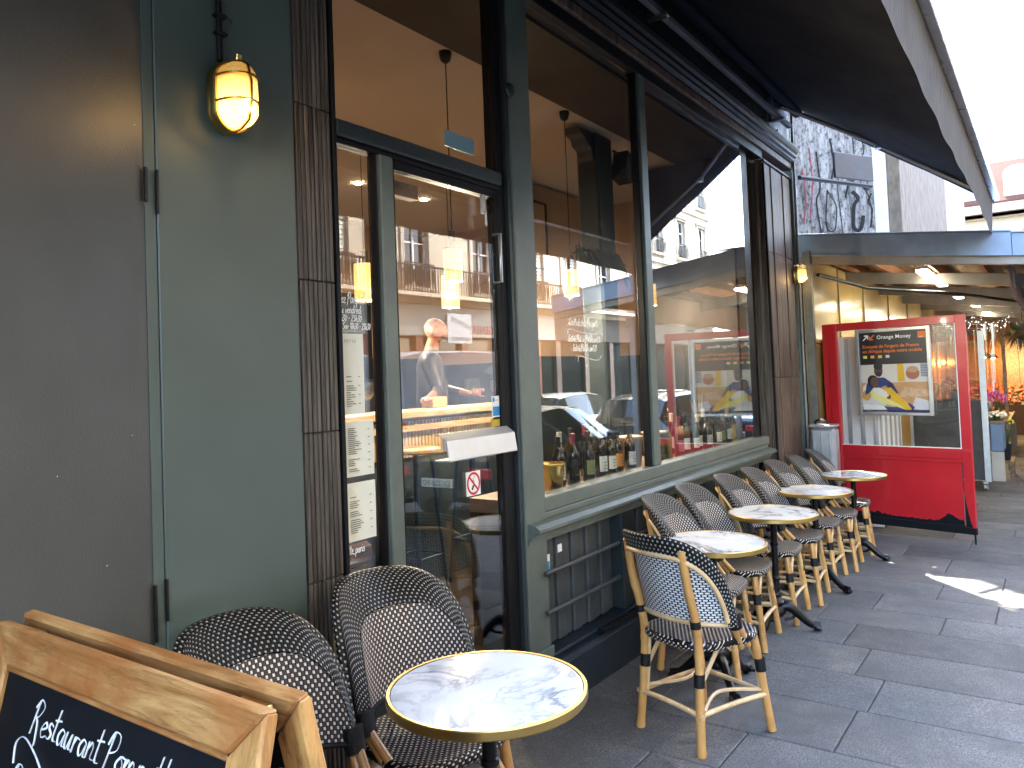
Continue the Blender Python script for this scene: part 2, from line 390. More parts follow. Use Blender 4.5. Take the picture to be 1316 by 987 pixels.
def hand_text(mb, txt, org, ux, uy, nrm, size, r, slant=.18, squeeze=.8):
    x = 0; ux = Vector(ux).normalized(); uy = Vector(uy).normalized(); nrm = Vector(nrm).normalized()*(r*.4); org = Vector(org)
    for ch in txt:
        adv, strokes = HF.get(ch, HF[' ']); jy = random.uniform(-.06, .06)
        for st in strokes:
            pts = [(x+(px+slant*py)*squeeze, py+jy, 0) for px, py in st]
            pts = smoothpts(pts, 4) if len(pts) > 2 else pts
            mb.tube([org+ux*(p[0]*size)+uy*(p[1]*size)+nrm for p in pts], r, 4, flat=.5)
        x += adv*squeeze
    return x*size
def stroke(mb, pts, org, ux, uy, r, n=6, nrm=(0, 0, 0)):
    ux = Vector(ux).normalized(); uy = Vector(uy).normalized(); org = Vector(org)
    mb.tube([org+ux*p[0]+uy*p[1]+Vector(nrm) for p in smoothpts([(a, b, 0) for a, b in pts], n)], r, 4, flat=.5)

# ================================================================== THE SETTING
def sheet(name, x0, x1, y0, y1, dz, mat, step=5.0):
    n = max(1, int((x1-x0)/step)); mb = MB()
    xs = sorted(set([x0+(x1-x0)*i/n for i in range(n+1)]+[v for v in (-15, 70) if x0 < v < x1]))
    for x in xs: mb.v += [(x, y0, gz(x)+dz), (x, y1, gz(x)+dz)]
    for i in range(len(xs)-1): mb.f.append((2*i, 2*i+2, 2*i+3, 2*i+1))
    return struct(mb.build(name, mat))
ASPH = pm('asphalt', (.052, .052, .054), .85, var=.25, scale=4, bump=.5, bscale=120)
SOIL = pm('ground_soil', (.12, .11, .10), .95, var=.2, scale=.4)
sheet('ground', -300, 400, -300, 300, -.40, SOIL, 20)
sheet('road', -60, 120, -9.0, -1.16, -.13, ASPH)
pave = sheet('pavement', -12, 90, -1.0, 2.6, -.012, CONC)
sheet('far_pavement', -60, 120, -12.5, -9.0, -.02, CONC)
kerb = struct(MB().add([(x, y, gz(x)+dz) for x in (-12, 70) for y, dz in ((-1.16, -.4), (-1.0, -.4), (-1.0, -.02), (-1.16, -.02))],
              [(0, 1, 2, 3), (7, 6, 5, 4), (0, 4, 5, 1), (1, 5, 6, 2), (2, 6, 7, 3), (3, 7, 4, 0)]).build('kerb', KERBM))
kme = MB().box(-.49, .49, -.085, .085, -.15, .0).mesh('kerb_stone', KERBM, bevel=.012)
ks = inst('kerb_stone', kme, None, (0, 0, 0)); bpy.data.objects.remove(ks)
for i in range(24):
    x = -3+i*1.0; inst('kerb_stone', kme, kerb, (x, -1.08, gz(x)+.004), rot=(0, math.atan(.022), 0))
# granite slabs: courses run out from the facade, butt joints stepped
joint = {3.09: 1.2, 3.95: .8, 5.36: 1.37, 5.77: 1.1, 6.23: .76, 6.70: .38, 7.68: 1.19, 8.17: .71}
cx = [0.2, .68, 1.15, 1.63, 2.1, 2.58, 3.06, 3.45, 3.95, 4.42, 4.90, 5.36, 5.77, 6.23, 6.70, 7.13, 7.68, 8.17, 8.69]
while cx[-1] < 24: cx.append(cx[-1]+random.uniform(.30, .44))
slabme = [MB().box(-.5, .5, -.5, .5, -.05, 0).mesh('slab', SLABM) for k in range(1)]
def slab_mesh(w_, l_):
    mb = MB(); b = .005
    hw, hl = w_/2, l_/2
    mb.add([(-hw, -hl, -.03), (hw, -hl, -.03), (hw, hl, -.03), (-hw, hl, -.03), (-hw, -hl, -b), (hw, -hl, -b), (hw, hl, -b), (-hw, hl, -b),
            (-hw+b, -hl+b, 0), (hw-b, -hl+b, 0), (hw-b, hl-b, 0), (-hw+b, hl-b, 0)],
           [(0, 1, 5, 4), (1, 2, 6, 5), (2, 3, 7, 6), (3, 0, 4, 7), (4, 5, 9, 8), (5, 6, 10, 9), (6, 7, 11, 10), (7, 4, 8, 11), (8, 9, 10, 11)])
    return mb.mesh('slab', SLABM)
nsl = 0
for i in range(len(cx)-1):
    x0, x1 = cx[i], cx[i+1]
    key = min(joint, key=lambda k: abs(k-x0)); y = joint[key] if abs(key-x0) < .06 else random.uniform(.3, 1.4)
    ys = [y]; 
    while ys[-1] < 2.05: ys.append(ys[-1]+random.choice((.72, .85, .95, 1.05)))
    while ys[0] > -.98: ys.insert(0, ys[0]-random.choice((.72, .85, .95, 1.05)))
    ys[0] = -.98
    ys[-1] = 2.11
    if ys[1]-ys[0] < .15: ys.pop(1)
    if ys[-1]-ys[-2] < .15: ys.pop(-2)
    for a, b in zip(ys[:-1], ys[1:]):
        if nsl >= 295: break
        g_ = .007; xm = (x0+x1)/2
        o = inst('slab', slab_mesh(x1-x0-g_, b-a-g_), pave, (xm, (a+b)/2, gz(xm)+.002+random.uniform(-.0012, .0012)),
                 rot=(random.uniform(-.001, .001), math.atan(.022), 0)); nsl += 1

# ================================================================== RESTAURANT FRONT
F = 2.14                                # outer face of the joinery
rest = thing('restaurant_shopfront', 'dark green painted restaurant shopfront with tall windows and fluted pillars', 'shopfront', (4.5, F, 0))
def part(name, mat, *boxes, parent=rest, bevel=.003, smooth=False, **kw):
    mb = MB()
    for b in boxes: mb.box(*b)
    return mb.build(name, mat, parent, bevel=bevel, smooth=smooth, **kw)
# flat green wall panel with a narrow vertical cover strip
part('wall_panel', GREEN, (1.262, 1.776, F, F+.12, 0, 4.4))
part('cover_strip', GREEN, (1.226, 1.259, F+.003, F+.11, 0, 4.4), bevel=.001)
for z0, z1 in ((2.17, 2.30), (.98, 1.10)):
    mb = MB(); mb.tube([(1.2605, F-.004, z0), (1.2605, F-.004, z1)], .0055, 8); mb.build('hinge', BLACKM, rest, smooth=True)
for z0, z1 in ((2.2, 2.30), (.93, 1.09)):
    MB().tube([(1.224, F-.006, z0), (1.224, F-.006, z1)], .006, 8).build('hinge', BLACKM, rest, smooth=True)
# fluted pillar between panel and side light: ribs are single pieces
pil = part('pillar', DARKWOOD, (1.778, 1.965, F+.012, F+.14, 0, 4.3), bevel=.004)
nr = 8
for i in range(nr):
    x0 = 1.780+i*.0205; zz = 0.02
    for z1 in (.96, 1.48, 2.02, 2.65, 4.25):
        part('rib', DARKWOOD, (x0, x0+.0165, F-.006+(.002 if i % 2 else 0), F+.011, zz, z1-.004), parent=pil, bevel=.0025); zz = z1
part('pillar_edge', BLACKP, (1.946, 1.965, F-.012, F+.011, 0.02, 4.25), parent=pil)
# horizontal transom over the door and side light, door posts, main post
part('transom', DARKG, (1.967, 3.02, F-.01, F+.075, 2.575, 2.638), bevel=.006)
part('transom_bead', BLACKP, (1.967, 3.02, F+.012, F+.07, 2.553, 2.574))
part('door_mullion', GREEN2, (2.192, 2.266, F-.008, F+.07, .22, 2.552), bevel=.005)
part('door_mullion_bead', BLACKP, (2.183, 2.191, F+.012, F+.06, .22, 2.552))
part('post', GREEN2, (3.103, 3.285, F-.015, F+.10, .10, 3.62), bevel=.006)
part('post_bead', DARKG, (3.077, 3.102, F-.004, F+.09, .10, 3.62), bevel=.004)
part('post_shadow_strip', BLACKP, (3.022, 3.076, F+.02, F+.09, .22, 3.62))
part('post_base', GREEN2, (3.095, 3.30, F-.026, F-.016, .10, .30), bevel=.004)
MB().lathe([(.032, 0), (.036, .006), (.030, .016), (.008, .02)], 20).build('bell_cover', DARKG, rest, smooth=True, local=True)
bc = [o for o in rest.children if o.name.startswith('bell_cover')][0]; bc.rotation_euler = (PI/2, 0, 0); bc.location = (3.09-4.5, -.02, 3.06)
# window mullion, jamb and head
part('mullion', GREEN2, (4.625, 4.722, F-.004, F+.06, 1.037, 3.62), bevel=.005)
part('mullion_bead', BLACKP, (4.600, 4.624, F+.014, F+.06, 1.037, 3.62))
part('right_jamb', BLACKP, (6.80, 6.98, F+.05, F+.12, 1.037, 3.62))
part('head_band', BLACKP, (1.967, 7.30, F+.0, F+.10, 3.622, 3.70))
part('head_board', BROWNWOOD, (1.967, 8.28, F-.02, F+.08, 3.702, 3.765), bevel=.004)
part('head_bead', BROWNWOOD, (7.31, 8.28, F-.012, F+.08, 3.60, 3.621))
mb = MB(); mb.sweepx([(F-.03, 3.767), (F-.05, 3.79), (F-.05, 3.81), (F-.07, 3.825), (F-.07, 3.85), (F-.085, 3.87), (F-.095, 3.90), (F-.095, 3.915), (F-.03, 3.93), (F+.08, 3.93), (F+.08, 3.767)], 1.2, 8.28)
mb.build('head_moulding', BLACKP, rest)
FASC = pm('fascia_paint', (.018, .018, .019), .5, spec=.25, var=.2, scale=3)
part('fascia', FASC, (1.2, 8.28, F+.0, F+.10, 3.932, 4.55))
for i, x in enumerate((6.6, 6.85, 7.1, 7.35, 7.6, 7.85, 8.1)):
    part('fascia_bolt', BLACKM, (x, x+.012, F-.012, F-.001, 3.96+.06*(i % 2), 3.975+.06*(i % 2)), bevel=0)
part('upper_wall', pm('upper_render', (.42, .40, .36), .9, var=.1, scale=2, bump=.3), (-14, 8.30, F+.11, F+.6, 4.4, 28))
# sill with its mouldings
part('sill', GREEN2, (3.286, 7.0, F-.01, F+.08, .962, 1.036), bevel=.004)
part('sill_board', GREEN2, (3.25, 7.004, F-.014, F+.08, .93, .960), bevel=.003)
mb = MB(); mb.sweepx([(F-.015, .929), (F-.06, .922), (F-.085, .905), (F-.085, .89), (F-.05, .882), (F-.045, .872), (F-.035, .868), (F-.035, .852), (F-.02, .846), (F-.02, .825), (F+.06, .825), (F+.06, .929)], 3.115, 7.03)
mb.build('sill_moulding', GREEN2, rest)
# ventilation boarding under the sill: boards and the two tube rails
vent = part('vent_backing', BLACKP, (3.30, 6.98, F+.095, F+.14, .24, .824))
x = 3.305; k = 0
VBOARD = pm('vent_board_paint', (.050, .056, .058), .55, var=.35, scale=7, bump=.2, bscale=30)
while x < 6.9:
    if 4.10 < x < 4.27 or 5.5 < x < 5.66: x += .17; continue
    wv = .052 if k % 2 else .085
    part('vent_board', VBOARD, (x, x+wv, F+.045+(.012 if k % 2 else 0), F+.094, .262, .824), parent=vent, bevel=.006); x += wv+.011; k += 1
for xa, xb in ((4.105, 4.265), (5.505, 5.655)):
    part('vent_stile', DARKG, (xa, xb, F-.012, F+.094, .26, .824), parent=vent, bevel=.004)
for z in (.47, .664):
    MB().tube([(3.235, F-.03, z), (4.02, F-.03, z)], .0125, 12).build('rail', GREYMETAL if 0 else VBOARD, vent, smooth=50)
    MB().tube([(4.30, F-.03, z), (5.45, F-.03, z)], .0125, 12).build('rail', VBOARD, vent, smooth=50)
part('vent_cill', PLINTH, (3.285, 6.99, F-.035, F+.12, .235, .259), bevel=.008)
mb = MB(); mb.sweepx([(2.052, -.12), (2.052, .215), (2.075, .234), (F+.14, .234), (F+.14, -.12)], 3.06, 8.28); mb.build('plinth', PLINTH, rest, bevel=.004)
part('plinth_kick_rail', BLACKM, (3.72, 6.9, 2.058, 2.10, .238, .262), bevel=.004)
part('left_plinth', PLINTH, (1.2, 3.059, F-.02, F+.12, -.05, .10), bevel=.004)
part('threshold', pm('worn_stone', (.30, .29, .27), .7, var=.2, scale=8, bump=.2), (1.967, 3.06, F-.014, F+.3, .101, .218), bevel=.008)
# right fluted pillar in brown planks
pr = part('plank_pillar', DARKWOOD, (7.31, 8.235, F+.012, F+.14, .0, 3.599), bevel=.003)
x = 7.318; k = 0
for wv in (.045, .05, .12, .13, .12, .14, .12, .15):
    zz = .24
    for z1 in (1.55, 2.75, 3.59):
        part('plank', BROWNWOOD if k > 0 else BLACKP, (x, x+wv-.006, F-.008+.004*(k % 3), F+.011, zz, z1-.004), parent=pr, bevel=.004); zz = z1
    x += wv; k += 1
part('corner_strip', GREEN2, (8.24, 8.30, F-.02, F+.12, -.1, 3.93), bevel=.004)
MB().tube([(8.275, F-.035, -.08), (8.275, F-.035, 4.3)], .014, 10).build('drain_pipe', GREYMETAL, rest, smooth=50)
part('end_wall', PLINTH, (8.236, 8.298, F+.13, 8.0, -.1, 28))
# panes: each one a sheet of glass with real thickness
def pane(x0, x1, z0, z1, name='pane', parent=rest, y=F+.045, mat=GLASS):
    return part(name, mat, (x0, x1, y, y+.008, z0, z1), parent=parent, bevel=0)
pane(1.966, 3.02, 2.639, 3.62); pane(1.966, 2.182, .22, 2.552); pane(3.286, 4.60, 1.037, 3.62); pane(4.723, 6.80, 1.037, 3.62)
part('side_light_base', DARKG, (1.966, 2.182, F+.02, F+.06, .22, .5))
# glazed door
door = part('door', BLACKP, (2.267, 2.30, F+.02, F+.065, .22, 2.552), (2.985, 3.021, F+.02, F+.065, .22, 2.552), (2.3001, 2.9849, F+.02, F+.065, 2.515, 2.552), (2.3001, 2.9849, F+.02, F+.065, .22, .30), bevel=.002)
pane(2.3001, 2.9849, .3001, 2.5149, 'door_pane', door, F+.035)
part('door_closer', pm('brown_closer', (.16, .08, .05), .5), (2.31, 2.50, F+.07, F+.12, 2.43, 2.49), parent=door)
part('door_hook', STEEL, (2.87, 2.89, F-.002, F+.018, 2.42, 2.51), (2.874, 2.886, F-.012, F-.003, 2.36, 2.43), parent=door)
mb = MB(); mb.tube([(2.955, F+.01, 2.1), (2.955, F-.03, 2.1), (2.955, F-.03, 2.33), (2.955, F+.01, 2.33)], .008, 8); mb.build('door_handle', STEEL, door, smooth=50)
# folded steel hood over the letter slot
mb = MB()
prof = [(-.005, 0), (-.085, 0), (-.088, .004), (-.075, .088), (-.070, .092), (-.030, .118), (-.005, .112), (-.005, .108), (-.031, .113), (-.067, .089), (-.080, .010), (-.005, .006)]
mb.sweepx([(F+.035+a, 1.300+b) for a, b in prof], 2.50, 3.0); mb.build('letter_hood', pm('hood_steel', (.55, .55, .55), .42, .55, .1, 5), door, bevel=.001)
part('letter_hood_bracket', STEEL, (2.506, 2.520, F-.025, F-.008, 1.345, 1.403), parent=door)
# stickers and notices on the glass
def card(name, x0, x1, z0, z1, mat, label, cat='sticker', y=F+.043, th=.0015, lean=0):
    o = MB().box(x0, x1, y-th, y, z0, z1).build(name, mat, at=((x0+x1)/2, y, z0))
    return tag(o, label, cat)
BLUEST = pm('blue_print', (.02, .22, .48), .5, var=.1); PALEBLUE = pm('pale_blue_film', (.20, .34, .38), .35, var=.08)
card('sticker', 2.66, 2.875, 2.70, 2.775, PALEBLUE, 'pale blue blank sticker on the upper pane above the door', y=F+.0445)
s1 = card('sticker', 2.925, 2.993, 1.462, 1.562, WHITE, 'white and blue card payment sticker near the right edge of the door glass', y=F+.0345)
part('blue_field', BLUEST, (2.932, 2.987, F+.0322, F+.0328, 1.468, 1.512), parent=s1, bevel=0); part('blue_mark', BLUEST, (2.932, 2.948, F+.0322, F+.0328, 1.535, 1.555), parent=s1, bevel=0)
put_text('card', .013, 'lettering', INK, s1, (2.952, F+.0321, 1.539), (1, 0, 0), (0, 0, 1))
card('sticker', 2.92, 2.985, 1.418, 1.452, pm('yellow_print', (.5, .36, .03), .6), 'small yellow paper sticker above the steel letter hood', y=F+.0345)
ns = card('no_smoking_sign', 2.712, 2.815, 1.120, 1.228, WHITE, 'white square no smoking sticker with red crossed circle on the door', 'sign', y=F+.0345)
mb = MB(); mb.tube([(2.7635+.043*math.cos(a*PI/16), F+.032, 1.174+.046*math.sin(a*PI/16)) for a in range(32)], .0055, 6, closed=True, flat=.2); mb.tube([(2.733, F+.032, 1.206), (2.795, F+.032, 1.142)], .005, 6, flat=.3)
mb.build('red_circle', pm('red_print', (.55, .01, .02), .5, var=.05), ns)
MB().tube([(2.752, F+.0325, 1.146), (2.763, F+.0325, 1.165)], .006, 6, flat=.3).build('cigarette', pm('black_print', (.015, .015, .015), .5), ns)
MB().tube(smoothpts([(2.763, F+.0325, 1.168), (2.768, F+.0325, 1.182), (2.760, F+.0325, 1.192), (2.775, F+.0325, 1.205)], 4), .0016, 4).build('smoke_curl', INK, ns)
s2 = card('sticker', 3.333, 3.392, .628, .725, WHITE, 'white and blue sticker on the ventilation boards below the sill', y=F+.0445); part('blue_field', BLUEST, (3.341, 3.388, F+.042, F+.0429, .634, .69), parent=s2, bevel=0)
card('sticker', 3.475, 3.515, .715, .755, WHITE, 'small plain white sticker on the ventilation boards below the sill', y=F+.0445)
# menus in the side light
def menu(x0, x1, z0, z1, label, rows, head=None, curl=.004):
    mb = MB(); y = F+.041
    mb.grid(lambda u, v: (x0+(x1-x0)*u, y-.0015-curl*(math.sin(u*5+v*3)*.5+.5)*(1-v*.6)*u, z0+(z1-z0)*v), 6, 8)
    o = mb.build('menu_sheet', PAPER, at=((x0+x1)/2, y, z0)); sm = o.modifiers.new('thick', 'SOLIDIFY'); sm.thickness = .0006
    tag(o, label, 'menu')
    mb = MB(); n, za, zb = rows
    for i in range(n):
        z = za+(zb-za)*i/n
        if random.random() < .12: continue
        ln = (x1-x0)*random.uniform(.15, .45); mb.box(x0+.018, x0+.018+ln, y-.0072, y-.0068, z, z+.0028)
        if i % 4 == 1: mb.box(x1-.035, x1-.025, y-.0072, y-.0068, z, z+.0028)
    mb.build('print_lines', INK, o)
    if head: put_text(head, .016, 'heading', INK, o, (x0+.012, y-.0074, z1-.035), (1, 0, 0), (0, 0, 1), 1.5)
    return o
menu(1.998, 2.112, 1.53, 1.837, 'tall cream menu sheet headed PETTE, topmost in the side window', (14, 1.56, 1.68), 'PETTE')
menu(1.998, 2.152, 1.295, 1.503, 'cream menu sheet covered in small print, middle of the three in the side window', (24, 1.315, 1.49))
menu(1.998, 2.152, 1.053, 1.272, 'cream menu sheet with sparse print, lowest of the three in the side window', (18, 1.085, 1.225))
hb = MB(); UX, UZ = (1, 0, 0), (0, 0, 1); yh = F+.0435
hand_text(hb, 'chez Pompette !', (1.985, yh, 1.955), UX, UZ, (0, -1, 0), .0195, .0021, squeeze=.72)
hand_text(hb, 'au vendredi', (1.995, yh, 1.915), UX, UZ, (0, -1, 0), .0165, .0019)
hand_text(hb, '/ 11h30 - 23h30', (1.975, yh, 1.885), UX, UZ, (0, -1, 0), .0125, .0018, squeeze=.95)
hand_text(hb, 'medi Soir 18h30 - 23h30', (1.972, yh, 1.855), UX, UZ, (0, -1, 0), .0125, .0018, squeeze=.8)
tag(hb.build('window_lettering', CHALK, at=(2.0, yh, 1.85)), 'white handwritten opening hours above the menus in the side window', 'lettering')
hb = MB(); hand_text(hb, 'pette_paris', (1.985, yh, 1.008), UX, (-.1, 0, 1), (0, -1, 0), .0155, .0022)
tag(hb.build('window_lettering', CHALK, at=(2.0, yh, 1.0)), 'white handwritten pette_paris at the foot of the side window', 'lettering')
hb = MB()
hand_text(hb, 'Ce Midi chez Pompette', (3.69, yh, 1.925), UX, (0, 0, 1), (0, -1, 0), .0225, .0024, squeeze=.85)
stroke(hb, [(-.02, -.02), (0, .012), (.15, -.005), (.28, -.012), (.37, .0), (.38, -.016)], (3.69, yh, 1.893), UX, UZ, .0018)
hand_text(hb, 'Entrée Plat ou Plat Dessert 18', (3.675, yh, 1.835), UX, (0, 0, 1), (0, -1, 0), .0185, .0022, squeeze=.85)
hand_text(hb, 'Entrée Plat Dessert 21', (3.72, yh, 1.782), UX, (0, 0, 1), (0, -1, 0), .0185, .0022, squeeze=.85)
stroke(hb, [(0, -.02), (.02, .012), (.14, -.005), (.24, -.012), (.28, .014)], (3.77, yh, 1.742), UX, UZ, .0018)
tag(hb.build('window_lettering', CHALK, at=(3.9, yh, 1.73)), 'white handwritten lunch prices on the large window', 'lettering')
# red and white strip label low beside the door
rs = card('reserved_sign', 1.985, 2.06, .47, .74, WHITE, 'white plate with red band reading RES beside the door foot', 'sign', y=F+.012)
mb = MB(); mb.prism([(1.985, .50), (2.06, .60), (2.06, .67), (1.985, .57)], lambda a, b, q: (a, q, b), F+.0085, F+.0095); mb.build('red_band', MATS['red_print'], rs)
put_text('RES', .05, 'lettering', WHITE, rs, (1.991, F+.008, .525), (.6, 0, .8), (-.8, 0, .9))
mb = MB(); mb.prism([(1.985, .70), (2.02, .74), (1.985, .74)], lambda a, b, q: (a, q, b), F+.0085, F+.0095); mb.build('red_corner', MATS['red_print'], rs)

# angled grey wall to the left
lw_ = thing('side_wall', 'dark grey painted wall left of the green panel', 'wall', (1.224, F+.005, 0), R(205))
for x0, x1, nm in ((-.03, 3.2, 'wall_sheet'),):
    MB().box(x0, x1, -.12, 0, -.1, 5.0).build(nm, WALLP, lw_, local=True)
for k in range(7):
    zz = random.uniform(.6, 2.6); xx = random.uniform(.03, .6)
    MB().box(xx, xx+random.uniform(.002, .006), .0003, .0012, zz, zz+random.uniform(.001, .003)).build('paint_chip', CHALK, lw_, local=True)

# ================================================================== WALL LAMPS (lit)
def wall_lamp(loc, label, power, s=1.0, conduit=True):
    L = thing('wall_lamp', label, 'lamp', loc)
    mb = MB(); n = 28
    def stad(w_, h_, k):   # stadium outline
        a = 2*PI*k/n; return (w_*math.cos(a), (h_-w_)*(1 if math.sin(a) > 1e-6 else -1 if math.sin(a) < -1e-6 else 0)+w_*math.sin(a))
    def loft(rings, mat, name, em=None):
        q = MB(); vs = []
        for w_, h_, y in rings:
            for k in range(n): px, pz = stad(w_*s, h_*s, k); vs.append((px, y*s, pz))
        fs = [(i*n+k, i*n+(k+1) % n, (i+1)*n+(k+1) % n, (i+1)*n+k) for i in range(len(rings)-1) for k in range(n)]
        fs += [tuple(range(n)), tuple((len(rings)-1)*n+k for k in range(n))[::-1]]
        q.add(vs, fs); return q.build(name, mat, L, smooth=45, local=True)
    loft([(.064, .112, 0), (.064, .112, -.012), (.060, .108, -.02)], BRASS, 'back_plate')
    loft([(.066, .114, -.0205), (.068, .116, -.03), (.064, .110, -.045)], BRASS, 'brass_collar')
    t = NT('lamp_glass'); lw = t.n('LayerWeight'); lw.inputs[0].default_value = .35
    wv = t.n('TexWave'); wv.bands_direction = 'Z'; wv.inputs['Scale'].default_value = 55; t.t.links.new(t.coord('Object'), wv.inputs[0])
    sp = t.n('SeparateXYZ'); t.t.links.new(t.coord('Object'), sp.inputs[0])
    g_ = t.math('MULTIPLY_ADD', t.math('SUBTRACT', 1.0, t.math('MULTIPLY_ADD', sp.outputs[2], 9.0, .50, clamp=True)), 1.0, .055)
    e = t.math('MULTIPLY', g_, t.math('MULTIPLY_ADD', wv.outputs[1], .5, .6))
    t.P(col=(.7, .45, .12), rough=.15, ecol=(1, .50, .10), estr=t.math('MULTIPLY', e, .40)); t.bump(wv.outputs[1], .5, .004)
    g = loft([(.058, .104, -.046), (.058, .104, -.085), (.050, .096, -.107), (.034, .080, -.123), (.012, .055, -.130)], t.m, 'ribbed_glass')
    cage = MB()
    for zz in (.052, -.028):
        cage.tube([(.0645*s*math.cos(a), (-.045-.094*math.sin(a))*s, zz*s) for a in [PI*i/12 for i in range(13)]], .0045*s, 6)
    cage.tube([(0, -.04*s, .112*s), (0, -.085*s, .108*s), (0, -.124*s, .088*s), (0, -.140*s, .03*s), (0, -.140*s, -.03*s), (0, -.124*s, -.088*s), (0, -.085*s, -.108*s), (0, -.04*s, -.112*s)], .005*s, 6)
    ring = [(.064*s*math.cos(2*PI*k/32), -.047*s, (.046*(1 if math.sin(2*PI*k/32) > 0 else -1)+.064*math.sin(2*PI*k/32))*s) for k in range(32)]
    cage.tube(ring, .006*s, 6, closed=True)
    cage.tube([(0, -.075*s, .112*s), (0, -.078*s, .128*s)], .012*s, 8)
    cage.build('cage', BRASS, L, smooth=45, local=True)
    ld = bpy.data.lights.new('bulb_light', 'POINT'); ld.energy = power; ld.color = (1, .62, .25); ld.shadow_soft_size = .006
    lo = bpy.data.objects.new('bulb_light', ld); COL.objects.link(lo); lo.parent = L; lo.location = (0, -.137*s, -.06*s)
    if conduit:
        MB().tube([(-.02, -.012, .12), (-.02, -.012, 2.0)], .010, 10).build('conduit', BLACKM, L, smooth=50, local=True)
        for zz in (.205, .262):
            MB().box(-.038, .004, -.026, 0, zz, zz+.010).build('conduit_clip', BLACKM, L, local=True, bevel=.002)
        MB().tube([(.004, -.018, .267), (.018, -.024, .262), (.020, -.024, .252)], .002, 5).build('cable_tie', BLACKM, L, local=True)
    return L
wall_lamp((1.497, F-.002, 2.572), 'brass caged wall lamp glowing on the green panel', .16)
wall_lamp((8.20, F-.012, 2.60), 'small lit caged lamp on the planked pillar at the far corner', .2, .85, False)

# ================================================================== AWNING
aw = thing('awning', 'large dark fabric awning with hanging valance over the terrace', 'awning', (4, 2.0, 4.0))
AX0, AX1 = -1.2, 8.52
Yi, Zi, Yo, Zo = 2.03, 4.345, .366, 3.157
mb = MB(); mb.grid(lambda u, v: (AX0+(AX1-AX0)*u, Yi+(Yo-Yi)*v, Zi+(Zo-Zi)*v-.035*math.sin(PI*v)-.006*math.sin(u*40)*math.sin(PI*v)), 48, 14)
o = mb.build('canopy', FABRIC, aw, smooth='all'); sm = o.modifiers.new('thick', 'SOLIDIFY'); sm.thickness = .003; sm.offset = 1
# valance: translucent woven cloth with a gently waved hem
t = NT('valance_fabric'); v = t.coord('Object', (1, 1, 1)); f1 = t.noise(t.coord('Object', (14, 14, .6)), 9, 4)
c = t.ramp(f1, [(.3, (.050, .046, .046)), (.7, (.115, .105, .102))]); t.P(col=c, rough=.85)
tl = t.n('BsdfTranslucent'); t.t.links.new(c, tl.inputs[0]); mx = t.n('MixShader'); mx.inputs[0].default_value = .5
t.t.links.new(t.b.outputs[0], mx.inputs[1]); t.t.links.new(tl.outputs[0], mx.inputs[2]); t.t.links.new(mx.outputs[0], t.out.inputs[0]); VAL = t.m
def hem(x): return .315+.010*math.sin(x*1.7)+.004*math.sin(x*7+1)
mb = MB(); mb.grid(lambda u, v: (AX0+(AX1-AX0)*u, Yo+.012+.003*math.sin((AX1-AX0)*u*9)*v+.02*v, Zo-.02-hem(AX0+(AX1-AX0)*u)*v), 220, 5)
mb.build('valance', VAL, aw, smooth='all')
mb = MB(); mb.grid(lambda u, v: (AX1-.002, Yo+(Yi-.12-Yo)*u, (Zo+(Zi-Zo)*u*(Yi-.12-Yo)/(Yi-Yo))-.005-.045*v*(1-u)), 16, 2); mb.build('side_hem', FABRIC, aw)
mb = MB(); mb.sweepx([(Yo-.035, Zo-.03), (Yo-.045, Zo+.0), (Yo-.03, Zo+.035), (Yo+.01, Zo+.03), (Yo+.012, Zo-.028)], AX0, AX1+.02); mb.build('front_bar', pm('aluminium_bar', (.55, .57, .60), .3, .9, .1, 5), aw, bevel=.004)
part('awning_hood', FABRIC, (AX0, 8.35, 1.985, 2.139, 4.372, 4.42), parent=aw)
part('roller_bar', pm('roller_grey', (.15, .155, .17), .6, .0, .12, 5, spec=.2), (AX0, 7.98, 2.03, 2.075, 4.055, 4.10), parent=aw, bevel=.004)
MB().tube([(AX0, 2.06, 4.31), (8.35, 2.06, 4.31)], .05, 14).build('fabric_roll', FABRIC, aw, smooth=60)
for x in (1.4, 4.8, 7.55):
    part('bracket', STEEL, (x, x+.05, 1.99, 2.138, 4.03, 4.054), (x+.005, x+.045, 2.10, 2.138, 4.055, 4.28), parent=aw, bevel=.003)
for xs, xe in ((1.5, 2.5), (7.62, 8.2)):      # folding arms
    MB().tube([(xs, 2.02, 4.17), (xe, 1.28, 3.78)], .022, 10).build('arm', GREYMETAL, aw, smooth=50)
    MB().tube([(xe, 1.28, 3.78), (xe-.06, .39, 3.12)], .022, 10).build('arm', GREYMETAL, aw, smooth=50)
    MB().lathe([(.035, -.04), (.038, 0), (.035, .04)], 14, (xe, 1.28, 3.78)).build('arm_elbow', STEEL, aw, smooth=40)

